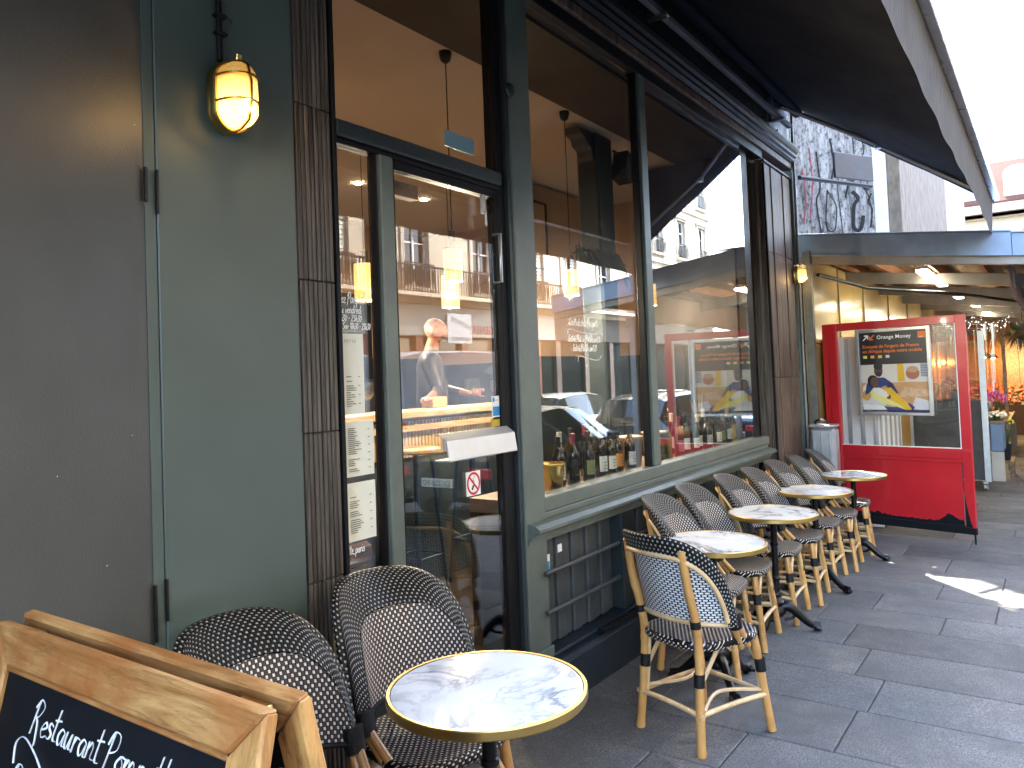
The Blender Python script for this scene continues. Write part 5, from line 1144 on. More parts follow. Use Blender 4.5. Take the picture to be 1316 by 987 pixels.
flat('phone', [(.312, 1.395), (.326, 1.40), (.320, 1.425), (.306, 1.42)], BLKPR, .0115); flat('cushion', ell(.085, 1.42, .045, .055), pm('poster_ochre', (.45, .25, .05), .5), .0091)
flat('figure_front_eyebrow', [(.165, 1.572), (.20, 1.574), (.20, 1.577), (.165, 1.576)], BLKPR, .0111); flat('figure_behind_beard', ell(.217, 1.635, .030, .022), BLKPR, .0102)
flat('print_band', [(.036, 1.246), (.69, 1.246), (.69, 1.272), (.036, 1.272)], DKB, .0108)
put_text('offre soumise à conditions en agence', .014, 'small_print', WHITE, po, (S1-.08, .0112, 1.252), (-1, 0, 0), (0, 0, 1), local=True)
# silver upright case by the pillar
cs = thing('silver_case', 'silver upright metal case with handle between pillar and red screen', 'case', (8.13, 1.90, gz(8.1)))
CSM = pm('case_silver', (.42, .43, .45), .35, .7, .2, 6)
part('shell', CSM, (8.03, 8.23, 1.78, 2.03, gz(8.1)+.004, 1.03), parent=cs, bevel=.03, smooth=35)
for y in (1.83, 1.91, 1.985): part('edge_trim', STEEL, (8.018, 8.0295, y-.008, y+.008, gz(8.1)+.03, .99), parent=cs)
part('lid', CSM, (8.025, 8.235, 1.775, 2.035, 1.031, 1.062), parent=cs, bevel=.012)
MB().tube(smoothpts([(8.10, 1.86, 1.062), (8.09, 1.88, 1.10), (8.09, 1.96, 1.10), (8.10, 1.98, 1.062)], 5), .010, 8).build('handle', BLACKM, cs, smooth=60)

# ================================================================== UNDER THE CANOPY: FRIDGE, CART, FLOWERS, STALL
fg = thing('display_fridge', 'white upright display fridge behind the red screen', 'fridge', (9.6, 1.8, gz(9.6)))
part('cabinet', WHITE, (9.05, 10.5, 1.55, 2.09, gz(9.6)+.01, 1.95), parent=fg, bevel=.01)
for i in range(4):
    part('door_profile', STEEL, (9.044-.02, 9.044, 1.56+i*.13, 1.60+i*.13, .05, 1.93), parent=fg); part('shelf_front', GREYMETAL, (9.03, 9.043, 1.601+i*.13, 1.685+i*.13, .3+.2*i, .32+.2*i), parent=fg)
for i in range(5): part('side_profile', STEEL, (9.08+i*.3, 9.12+i*.3, 1.53, 1.549, .05, 1.93), parent=fg)
part('plinth_grille', BLACKM, (9.06, 10.49, 1.54, 1.5495, gz(9.6)+.01, .03), parent=fg)
ct = thing('flower_cart', 'black sided flower cart on casters under the canopy', 'cart', (13.0, 1.2, gz(13))); gc = gz(13)
part('end_board', pm('dark_board', (.025, .024, .024), .6, var=.4, scale=8), (12.60, 12.64, .84, 1.70, gc+.16, 1.08), parent=ct)
part('frame_leg', STEEL, (12.57, 12.60, .76, .84, gc+.14, 2.05), parent=ct); part('frame_leg', STEEL, (12.57, 12.60, 1.70, 1.74, gc+.14, 1.5), parent=ct); part('frame_leg', STEEL, (13.75, 13.78, .78, .82, gc+.14, 1.0), parent=ct)
part('deck', PAPER, (12.66, 13.8, .80, 1.75, gc+.14, gc+.19), parent=ct); part('side_board', pm('white_board', (.30, .28, .25), .6, var=.15), (12.66, 13.78, .76, .789, gc+.15, gc+.52), parent=ct); part('shelf', BRW, (12.66, 13.8, .80, 1.75, .75, .79), parent=ct)
part('sheet', glass_mat('hazy_plastic', .12, .6, 3, (.80, .70, .52)), (12.58, 12.585, .842, 1.70, 1.09, 2.05), parent=ct, bevel=0)
for x, y in ((12.66, .84), (13.7, .84), (12.66, 1.66), (13.7, 1.66)):
    cst = MB().tube([(x, y-.022, gc+.052), (x, y+.022, gc+.052)], .05, 18).build('caster', GREYMETAL, ct, smooth=40); MB().tube([(x, y-.024, gc+.052), (x, y+.024, gc+.052)], .03, 14).build('rim', WHITE, cst, smooth=40); MB().box(x-.02, x+.02, y-.03, y+.03, gc+.104, gc+.139).build('fork', STEEL, cst)
part('side_shelf', BRW, (12.62, 13.95, .58, .755, .745, .78), parent=ct); part('side_front', MATS['white_board'], (12.62, 12.65, .60, .755, gc+.15, .36), parent=ct)
tag(MB().box(12.61, 13.2, .60, .752, .365, .742).build('blue_tray', pm('blue_plastic', (.09, .14, .23), .5), at=(12.85, .68, .365), bevel=.008), 'pale blue plastic tray against the flower cart side', 'tray')
def bunch(x, y, z, cols, label, r=.14, h=.30, n=34, bucket=True, tulip=False):
    o = thing('flower_bunch', label, 'flowers', (x, y, z), 0, 'flower bunches by the cart')
    if bucket: MB().lathe([(.085, 0), (.09, .005), (.12, .26), (.125, .265), (.115, .26)], 18, (x, y, z)).build('bucket', pm('bucket_dark', (.02, .02, .022), .45), o, smooth=40)
    zb = z+(.24 if bucket else 0); fol = MB()
    for k in range(60):
        a = random.uniform(0, 6.28); rr = random.uniform(.02, r); leafblade(fol, (x+rr*.3*math.cos(a), y+rr*.3*math.sin(a), zb-.02), (x+rr*1.15*math.cos(a), y+rr*1.15*math.sin(a), zb+h*random.uniform(.4, 1.0)), .014, (0, 0, -.03), 4)
    f = fol.build('foliage', LEAF, o); f['kind'] = 'stuff'
    pm_m = pm('petal_%s' % label.split()[0], cols, .6, var=.35, scale=30); bl = MB()
    for k in range(n):
        a = k*2.4; q = math.sqrt((k+.5)/n); px, py = x+r*q*math.cos(a), y+r*q*math.sin(a); pz = zb+h*(1.05-.35*q*q)+random.uniform(-.02, .02); s_ = random.uniform(.018, .027)
        if tulip: bl.lathe([(s_*.3, -s_), (s_*.8, -.3*s_), (s_*.75, .5*s_), (s_*.25, 1.3*s_)], 6, (px, py, pz))
        else:
            for w_ in range(2): bl.lathe([(s_*.2, -s_*.5), (s_*(1-.3*w_), 0), (s_*.9*(1-.3*w_), s_*.5), (s_*.3, s_*.7)], 7, (px, py, pz+w_*s_*.3))
    b_ = bl.build('blossoms', pm_m, o, smooth=50); b_['kind'] = 'stuff'
bunch(12.85, 1.50, .79, (.72, .58, .22), 'yellow flower bunch on the cart behind the red screen glass', .17, .30); bunch(12.82, 1.18, .79, (.70, .38, .30), 'apricot flower bunch on the cart next to the yellow ones', .16, .26)
bunch(12.82, .70, .78, (.72, .66, .52), 'cream flower bunch at the front corner of the cart', .15, .10, bucket=False); bunch(13.25, .70, .78, (.62, .10, .28), 'pink tulip bunch on the flower cart', .16, .36, bucket=False, tulip=True)
bunch(13.5, 1.3, .79, (.30, .03, .05), 'crimson flower bunch at the back of the cart', .16, .55, bucket=False); bunch(14.15, .68, gz(14)+.3, (.68, .60, .05), 'bright yellow flower bunch standing beyond the cart', .17, .45)
bunch(14.2, 1.15, gz(14)+.3, (.45, .35, .30), 'dusky flower bunch standing behind the bright yellow one', .18, .75)
cr = thing('crate_stand', 'low slatted stand holding flower buckets beyond the cart', 'stand', (14.3, .95, gz(14.3)))
for k in range(6): part('slat', BRW, (13.95, 14.75, .55+k*.12, .64+k*.12, gz(14.3)+.27, gz(14.3)+.298), parent=cr)
for x in (13.97, 14.7):
    for y in (.56, 1.22): part('leg', BRW, (x, x+.04, y, y+.04, gz(14.3)-.01, gz(14.3)+.269), parent=cr)
# hanging plastic curtain, stall counter, produce
pc = thing('plastic_curtain', 'brownish clear plastic curtain hanging behind the flowers', 'curtain', (15.6, 1.3, .4)); PCM = glass_mat('amber_plastic', .10, .5, 3, (.62, .42, .24))
for k in range(8): MB().grid(lambda u, v, k=k: (15.6+.02*math.sin(u*3+k), .70+k*.18+.19*u, .35+1.9*v), 6, 2).build('strip', PCM, pc)
part('header_rail', BRW, (15.55, 15.66, .62, 2.1, 2.26, 2.36), parent=pc); part('side_post', BRW, (15.56, 15.64, .64, .695, gz(15.6), 2.26), parent=pc)
stl = thing('market_stall', 'wooden market stall with warm lit produce far under the canopy', 'stall', (19.5, 1.2, gz(19.5))); gs = gz(19.5)
part('front_board', BRW, (18.6, 18.65, .75, 2.08, gs+.01, gs+.75), parent=stl); part('side_board', BRW, (18.651, 21.5, .75, .80, gs+.01, gs+.75), parent=stl)
mb = MB(); mb.add([(18.66, .80, gs+.72), (21.5, .80, gs+.72), (21.5, 2.08, gs+1.15), (18.66, 2.08, gs+1.15)], [(0, 1, 2, 3)]); mb.build('display_bed', LEAFD, stl)
mb = MB()
for k in range(420):
    x = random.uniform(18.7, 20.6); y = random.uniform(.82, 2.05); z = gs+.72+(y-.8)*.336; s_ = random.uniform(.03, .045); mb.lathe([(s_*.4, 0), (s_, s_*.7), (s_*.8, s_*1.5), (s_*.2, s_*1.9)], 6, (x, y, z))
o = mb.build('produce', pm('orange_fruit', (.62, .28, .05), .5, var=.6, scale=5), stl, smooth=50); o['kind'] = 'stuff'
ld = bpy.data.lights.new('stall_bulb', 'POINT'); ld.energy = 12; ld.color = (1, .66, .3); ld.shadow_soft_size = .03; lo = bpy.data.objects.new('stall_bulb', ld); COL.objects.link(lo); lo.parent = stl; lo.location = (.2, 0, 2.0)
MB().lathe([(.02, 0), (.07, -.02), (.16, -.12)], 18, (19.7, 1.2, gs+2.15), caps=False).build('lamp_shade', BLACKM, stl, smooth=50); MB().lathe([(.01, -.05), (.03, -.03), (.03, .01), (.01, .03)], 12, (19.7, 1.2, gs+2.06)).build('bulb', emat('stall_glow', (1, .75, .4), 12), stl, smooth=60)
es = thing('end_stall', 'dark wooden stall with lit produce closing the far end of the canopy', 'stall', (27, 1.2, gz(27))); ge = gz(27)
for k in range(9): part('back_board', BRW, (27.4, 27.44, -.9+k*.34, -.9+k*.34+.33, ge+.01, 3.0), parent=es)
part('counter_front', BRW, (25.9, 25.95, -.4, 2.08, ge+.01, ge+.85), parent=es); mb = MB(); mb.add([(25.95, -.4, ge+.84), (27.3, -.4, ge+1.35), (27.3, 2.08, ge+1.35), (25.95, 2.08, ge+.84)], [(0, 1, 2, 3)]); mb.build('display_bed', LEAFD, es)
mb = MB()
for k in range(500):
    x = random.uniform(25.97, 27.25); y = random.uniform(-.38, 2.05); z = ge+.84+(x-25.95)*.378; s_ = random.uniform(.035, .055); mb.lathe([(s_*.4, 0), (s_, s_*.7), (s_*.8, s_*1.5), (s_*.2, s_*1.9)], 6, (x, y, z))
o = mb.build('produce', pm('mixed_fruit', (.60, .30, .08), .5, var=.8, scale=4, col2=(.5, .08, .03)), es, smooth=50); o['kind'] = 'stuff'
for y in (.5, 1.4):
    MB().lathe([(.02, 0), (.07, -.02), (.16, -.12)], 16, (26.5, y, ge+2.3), caps=False).build('lamp_shade', BLACKM, es, smooth=50); MB().lathe([(.01, -.06), (.045, -.03), (.045, .01), (.01, .03)], 12, (26.5, y, ge+2.2)).build('bulb', MATS['stall_glow'], es, smooth=60)
    ld = bpy.data.lights.new('stall_bulb', 'POINT'); ld.energy = 8; ld.color = (1, .66, .3); ld.shadow_soft_size = .03; lo = bpy.data.objects.new('stall_bulb', ld); COL.objects.link(lo); lo.parent = es; lo.location = (-.5, y-1.2, 2.1)
fl = thing('fairy_lights', 'string of white fairy lights under the canopy ceiling', 'lights', (15, 1.2, 2.3)); FGL = emat('fairy_glow', (1, .97, .9), .3)
pts = smoothpts([(14.9, 1.5, 2.42), (15.0, 1.25, 2.30), (15.0, 1.0, 2.38), (15.1, .75, 2.27), (15.1, .55, 2.36)], 10); MB().tube(pts, .004, 4).build('wire', BLACKM, fl)
for i, p in enumerate(pts):
    for k in range(2): MB().lathe([(.002, -.006), (.0045, 0), (.002, .006)], 6, (p.x+random.uniform(-.02, .02), p.y+random.uniform(-.03, .03), p.z-.01-random.uniform(0, .16))).build('bulb', FGL, fl)
hb_ = thing('hanging_basket', 'dark leafy hanging basket at the right edge under the canopy', 'plant', (14.5, .35, 2.0)); MB().lathe([(.04, 0), (.14, .06), (.17, .15)], 16, (14.5, .35, 1.93)).build('pot', BRW, hb_, smooth=50); MB().tube([(14.5, .35, 2.0), (14.5, .35, 2.5)], .005, 5).build('chain', BLACKM, hb_)
fo = MB()
for k in range(160):
    a = random.uniform(0, 6.28); rr = random.uniform(.05, .30); leafblade(fo, (14.5+rr*.4*math.cos(a), .35+rr*.4*math.sin(a), 2.05), (14.5+rr*math.cos(a), .35+rr*math.sin(a), 2.05+random.uniform(-.35, .28)), .022, (0, 0, -.05), 4)
f = fo.build('foliage', LEAF, hb_); f['kind'] = 'stuff'

# ================================================================== BUILDINGS BEYOND
rb_ = thing('shade_block', 'unseen tall blocks added behind the low market canopy to shade the street', 'building', (12, 6, gz(12)))  # unseen blocks added to shade the street; the gap lets a sun streak through
part('wall', MATS['upper_render'], (8.32, 10.75, 4.5, 8.5, gz(9)-.5, 28), parent=rb_, bevel=.01); part('wall', MATS['upper_render'], (11.75, 15.95, 4.5, 4.75, gz(12)-.5, 28), parent=rb_, bevel=.01)
part('shade_block_low', MATS['upper_render'], (10.751, 15.95, 7.9, 8.5, gz(12)-.5, 6), parent=rb_, bevel=.01)
gb = thing('graffiti_building', 'tall blank side wall streaked grey and covered in graffiti above the canopy', 'building', (16, 6, gz(16)))
t = NT('graffiti_render'); v = t.coord('Object', (1, 1, 1)); n1 = t.noise(t.coord('Object', (1, 1.6, .16)), 4.5, 9, .75, .5); n2 = t.noise(t.coord('Object', (1, 1, .55)), 13, 7, .8)
c = t.ramp(n1, [(.34, (.035, .03, .028)), (.45, (.26, .255, .25)), (.60, (.50, .495, .49))]); c = t.mix(t.math('MULTIPLY_ADD', n2, 7.0, -3.4, clamp=True), c, (.03, .027, .025))
t.P(col=c, rough=.9); t.bump(n2, .8, .03); GRAF = t.m
part('side_wall', GRAF, (16, 24, 2.62, 7.4, gz(16)-.5, 22), parent=gb, bevel=.01)
part('corner_pier', pm('brown_render', (.15, .125, .095), .9, var=.5, scale=6, stretch=(1, 1, .5), bump=.3, bscale=20), (16.02, 24, 2.16, 2.38, gz(16)-.5, 21.6), parent=gb, bevel=.01)
part('return_wall', MATS['brown_render'], (16.31, 24, 2.381, 2.619, gz(16)-.5, 21.5), parent=gb); part('flue', pm('pale_flue', (.55, .54, .52), .8), (15.99, 16.3, 2.385, 2.615, gz(16)-.5, 5.9), parent=gb); part('flue_head', DARKWOOD, (16.0, 16.3, 2.386, 2.614, 5.91, 6.5), parent=gb)
GP = pm('black_spray_paint', (.012, .011, .012), .8); GR2 = pm('red_spray_paint', (.35, .05, .07), .8)
for pts, rr, m_ in (([(3.45, 5.1), (3.5, 4.4), (3.35, 4.3), (3.3, 4.75), (3.45, 5.1)], .03, GP), ([(3.0, 5.0), (2.9, 4.85), (2.98, 4.7), (3.0, 4.3), (2.88, 4.25), (2.82, 4.5)], .035, GP), ([(2.75, 5.3), (2.7, 5.0), (2.8, 5.05), (2.72, 4.9), (2.66, 4.55), (2.7, 4.35)], .03, GP), ([(3.2, 5.9), (3.1, 5.5), (3.25, 5.2), (3.2, 4.2)], .025, GP), ([(2.85, 6.2), (2.75, 5.8), (2.8, 5.55), (2.7, 5.4)], .03, GP), ([(3.75, 6.0), (3.72, 5.3), (3.8, 4.6)], .03, GR2), ([(3.62, 5.9), (3.58, 5.2), (3.66, 4.9), (3.6, 4.25)], .04, GP), ([(3.12, 4.9), (3.05, 5.15), (2.95, 5.2)], .05, GP), ([(3.35, 6.1), (3.3, 5.6), (3.36, 5.3)], .05, GP), ([(2.95, 6.3), (2.93, 5.7), (3.0, 5.4)], .035, GP), ([(2.7, 4.25), (2.66, 4.6), (2.72, 4.75), (2.66, 4.9)], .05, GP), ([(3.9, 5.6), (3.86, 5.0), (3.93, 4.5)], .035, GR2)):
    MB().tube(smoothpts([(15.995, a, b) for a, b in pts], 6), rr, 6, flat=.3).build('graffiti_stroke', m_, gb)
ac = thing('air_unit', 'cream air conditioning unit high on the corner by the awning', 'air unit', (9.9, 2.9, 4.35)); part('case', pm('cream_case', (.45, .40, .30), .5), (9.7, 10.2, 2.70, 3.10, 4.40, 4.8), parent=ac, bevel=.02); part('wall_bracket', BLACKM, (9.72, 10.18, 2.72, 4.499, 4.34, 4.395), parent=ac)
MB().lathe([(.13, 0), (.14, .01), (.02, .015)], 20).build('fan_grille', BLACKM, ac, local=True); fgr = [o for o in ac.children if o.name.startswith('fan_grille')][0]; fgr.rotation_euler = (0, -PI/2, 0); fgr.location = (-.201, .0, .25)
sg = thing('hanging_sign', 'dark projecting sign bracket with blue plate beyond the awning end', 'sign', (8.3, 2.1, 3.6)); MB().tube([(8.31, 2.06, 3.62), (9.45, 1.57, 3.65)], .025, 8).build('bracket_arm', BLACKM, sg)
mb = MB(); mb.obox((9.15, 1.69, 3.83), (.92, -.40, .03), (0, 0, 1), None, .34, .14, .015); mb.build('plate', pm('blue_grey_plate', (.035, .05, .075), .5), sg, bevel=.004)
WHT = pm('white_render', (.33, .30, .235), .9, var=.08, scale=.8)
def building(name, label, x0, x1, y0, y1, h, wallm, face, floors, wx, storey=3.2, base=4.0, roof=None, balcony=True, glassm=DARKGLASS):
    """face '+Y' (wall seen from the north side of the street) or '-X' (end of the street). Windows are cut as real recesses."""
    gx = gz((x0+x1)/2); b = thing(name, label, 'building', ((x0+x1)/2, (y0+y1)/2, gx))
    RV = .22
    if face == '+Y': fn = lambda u, d, z: (u, y1-d, z); u0, u1 = x0, x1
    else: fn = lambda u, d, z: (x0+d, u, z); u0, u1 = y0, y1
    def bx(mb, ua, ub, da, db, za, zb):
        p = [fn(ua, da, za), fn(ub, db, zb)]; mb.box(min(p[0][0], p[1][0]), max(p[0][0], p[1][0]), min(p[0][1], p[1][1]), max(p[0][1], p[1][1]), za, zb)
    core = MB(); core.box(x0+(RV+.02 if face == '-X' else 0), x1, y0, y1-(RV+.02 if face == '+Y' else 0), gx-.6, h); core.build('core', glassm if 0 else DW, b)
    wall = MB(); ww, wh = 1.15, 2.05
    lev = [base+i*storey for i in range(floors)]
    zprev = gx-.6
    zs = []
    for z in lev: zs.append((z+.55, z+.55+wh))
    # piers + spandrels as one skin
    prev = gx-.6 if base < 2 else base
    segs = []
    for za, zb in zs:
        bx(wall, u0, u1, 0, RV, prev, za); prev = zb
        e = [u0]+[q for c_ in wx for q in (c_-ww/2, c_+ww/2)]+[u1]
        for i in range(0, len(e), 2): bx(wall, e[i], e[i+1], 0, RV, za, zb)
    bx(wall, u0, u1, 0, RV, prev, h)
    wall.build('wall', wallm, b)
    def shared(mbf, nm, mat):
        mb = MB(); mbf(mb); return mb.mesh(nm, mat)
    if face == '+Y': ext = lambda mb, ua, ub, da, db, za, zb: mb.box(ua, ub, -db, -da, za, zb)
    else: ext = lambda mb, ua, ub, da, db, za, zb: mb.box(da, db, ua, ub, za, zb)
    def winmesh(mb):
        for a, c_ in ((-ww/2, -ww/2+.07), (-.04, .04), (ww/2-.07, ww/2)): ext(mb, a, c_, .12, .17, 0, wh)
        for za, zb in ((0, .07), (wh*.36, wh*.36+.04), (wh*.68, wh*.68+.04), (wh-.07, wh)): ext(mb, -ww/2+.071, -.041, .125, .165, za, zb); ext(mb, .041, ww/2-.071, .125, .165, za, zb)
    wm = shared(winmesh, 'window', WHITE); pmsh = shared(lambda mb: ext(mb, -ww/2+.01, ww/2-.01, .172, .18, .01, wh-.01), 'glazing', glassm)
    def surr(mb):
        ext(mb, -ww/2-.16, -ww/2-.001, -.06, -.001, -.05, wh); ext(mb, ww/2+.001, ww/2+.16, -.06, -.001, -.05, wh); ext(mb, -ww/2-.28, ww/2+.28, -.16, -.001, wh+.12, wh+.24); ext(mb, -ww/2-.16, ww/2+.16, -.07, -.001, wh+.001, wh+.119); ext(mb, -ww/2-.2, ww/2+.2, -.20, -.001, -.16, -.051)
    smsh = shared(surr, 'window_surround', wallm)
    def rail(mb):
        for k in range(13): ext(mb, -ww/2-.1+k*(ww+.2)/12-.01, -ww/2-.1+k*(ww+.2)/12+.01, -.17, -.15, -.05, .70)
        for k in range(6): ext(mb, -ww/2-.02+k*(ww+.2)/6, -ww/2+.10+k*(ww+.2)/6, -.168, -.152, .15, .52)
        ext(mb, -ww/2-.13, ww/2+.13, -.18, -.14, .70, .74); ext(mb, -ww/2-.13, ww/2+.13, -.175, -.145, .10, .125)
    rmsh = shared(rail, 'railing', BLACKM)
    def shut(mb):
        for s_ in (-1, 1):
            for k in range(14): ext(mb, min(s_*(ww/2-.34), s_*(ww/2-.02)), max(s_*(ww/2-.34), s_*(ww/2-.02)), .05, .075, .06+k*.138, .06+k*.138+.10)
    shm = shared(shut, 'shutter', PAPER)
    for i, (za, zb) in enumerate(zs):
        for j, c_ in enumerate(wx):
            p = fn(c_, 0, za); o = inst('window', wm, b, p); inst('glazing', pmsh, o, (0, 0, 0)).location = (0, 0, 0)
            inst('window_surround', smsh, b, p)
            if balcony: inst('railing', rmsh, b, p)
            if (i+j) % 3 == 0: inst('shutter', shm, b, p)
    for z in lev: mb = MB(); bx(mb, u0, u1, -.14, -.001, z, z+.18); mb.build('string_course', wallm, b)
    mb = MB(); bx(mb, u0-.1, u1+.1, -.45, -.001, h-.5, h-.15); mb.build('cornice', wallm, b); mb = MB(); bx(mb, u0, u1, -.25, -.002, h-.75, h-.501); mb.build('cornice_bed', wallm, b)
    if roof:
        D_ = 3.0; o_ = MB(); pr = [(0, h), (.0, h+.1), (1.6, h+roof), (6, h+roof+.6), (6, h)]
        o_.prism(pr, lambda a, z, q: fn(q, a, z), u0, u1); o_.build('roof', ROOFM if face == '-X' else ZINC, b)
    return b, fn, bx
t = NT('red_roof_tiles'); br = t.n('TexBrick'); t.t.links.new(t.coord('Object', (1, 1, 1)), br.inputs['Vector']); t.P(col=t.ramp(t.noise(t.coord('Object', (1, 3, 1)), 6, 5), [(.3, (.045, .013, .007)), (.7, (.085, .03, .016))]), rough=.85); ROOFM = t.m
STONE = pm('pale_limestone', (.52, .47, .39), .85, var=.14, scale=1.2, bump=.25, bscale=9); STONE2 = pm('warm_limestone', (.48, .42, .33), .85, var=.16, scale=1.0, bump=.25, bscale=9)
wb = thing('white_building', 'plain white building beside the graffiti wall', 'building', (27, 5, gz(27)))
part('wall', WHT, (24.02, 30, 2.15, 9, gz(27)-.5, 12), parent=wb, bevel=.01); part('false_window', pm('cream_render', (.58, .52, .42), .9), (24.0, 24.018, 2.35, 2.75, 5.8, 6.5), parent=wb)
MB().tube(smoothpts([(23.98, 2.75, 5.2), (23.95, 2.72, 5.6), (23.95, 2.85, 6.0), (23.95, 2.98, 6.25)], 5), .03, 6).build('chimney_stay', BRW, wb)
fb, ffn, fbx = building('far_building', 'cream building with red tiled roof and white dormers closing the street', 45, 55, -6.5, 5.0, 9.35, WHT, '-X', 2, [-5.2+2.6*i for i in range(4)], base=2.0, balcony=False, roof=2.4)
for i, c_ in enumerate((3.0, .9, -1.2, -3.3)):
    n = 10; arch_ = [(c_-.62, 9.55)]+[(c_-.62*math.cos(PI*k/n), 10.75+.42*math.sin(PI*k/n)) for k in range(n+1)]+[(c_+.62, 9.55)]
    mb = MB(); mb.prism(arch_, lambda a, z, q: (q, a, z), 45.15, 47.2); d = mb.build('dormer', WHT, fb, bevel=.02)
    for s_ in (-1, 1):
        mb = MB(); mb.box(45.12, 45.148, c_+s_*.22-.14, c_+s_*.22+.14, 9.75, 10.75); mb.build('dormer_pane', pm('pale_window', (.20, .26, .32), .2), d)
k = 0
while k < 20: fbx(mb := MB(), -6.3+k*.55, -11.8+k*.55+.25, -.40, -.251, 8.66, 8.80); mb.build('dentil', WHT, fb); k += 1

# opposite side of the street (behind the viewer's right shoulder, seen mirrored in the glass)
def shop(b, xa, xb, y, z0, z1, mat, txt=None, tm=None, gx=0):
    pass
X0 = 2.0
build_list = [(-16, 2.0, STONE2, 'pale stone apartment house across the street, left of the electrician shop'), (2.02, 13.5, STONE, 'pale stone apartment house across the street above a dark shopfront'), (13.52, 26.5, STONE2, 'stone apartment house across the street above the electrician shop'), (26.52, 44.4, STONE, 'ornate white stone apartment house across the street, farthest')]
for i, (xa, xb, m_, lb) in enumerate(build_list):
    nW = int((xb-xa)//2.6); wx = [xa+1.3+(xb-xa-2.6)*k/max(1, nW-1) for k in range(nW)]
    b, fn, bx = building('apartment_house', lb, xa, xb, -21, -12.0, 17.6, m_, '+Y', 4, wx, base=4.1, roof=2.2); b['group'] = 'houses across the street'
    SHF = pm('shopfront_paint%d' % i, ((.05, .04, .04), (.03, .04, .06), (.16, .06, .04), (.10, .08, .07))[i], .5, var=.2)
    gx = gz((xa+xb)/2); mb = MB(); bx(mb, xa, xb, 0, RV_ if (RV_ := .2) else 0, 3.1, 4.09); mb.build('sign_band', PAPER if i == 2 else SHF, b)
    e = xa
    while e < xb-.5:
        mb = MB(); bx(mb, e, e+.35, -.02, .2, gx-.4, 3.09); mb.build('shop_pier', SHF, b); mb = MB(); e2 = min(e+2.3, xb); bx(mb, e+.351, e2-.001, .12, .14, gx+.5, 3.0); mb.build('shop_window', DARKGLASS, b); mb = MB(); bx(mb, e+.351, e2-.001, .05, .2, gx-.4, gx+.5); mb.build('stall_riser', SHF, b); e = e2
    if i == 2:
        put_text('ELECTRICITE  GENERALE', .40, 'lettering', MATS['red_print'], b, (24.9, -11.97, 3.22), (-1, 0, 0), (0, 0, 1), 1.05)
    mb = MB(); bx(mb, xa, xb, -.55, -.001, 4.285, 4.40); mb.build('balcony_slab', m_, b)
    if i >= 2:
        mb = MB(); n = int((xb-xa)/.13)
        for k in range(n): bx(mb, xa+k*.13, xa+k*.13+.025, -.52, -.495, 4.401, 5.2)
        bx(mb, xa, xb, -.53, -.485, 5.2, 5.25); o = mb.build('balcony_railing', BLACKM, b); o['kind'] = 'stuff'
sgn = thing('shop_sign', 'grey rectangular electrician sign projecting over the far pavement', 'sign', (18.0, -11.4, 3.0)); part('plate', pm('sign_grey', (.40, .42, .44), .4), (19.0, 20.25, -11.45, -11.40, 2.82, 3.79), parent=sgn, bevel=.01)
put_text('ELECTRICITE', .19, 'lettering', BLKPR, sgn, (20.2, -11.395, 3.28), (-1, 0, .28), (.28, 0, 1), 1.0); put_text('GENERALE', .19, 'lettering', BLKPR, sgn, (20.1, -11.395, 2.92), (-1, 0, 0), (0, 0, 1)); part('bracket', BLACKM, (19.6, 19.7, -11.99, -11.46, 3.6, 3.65), parent=sgn)

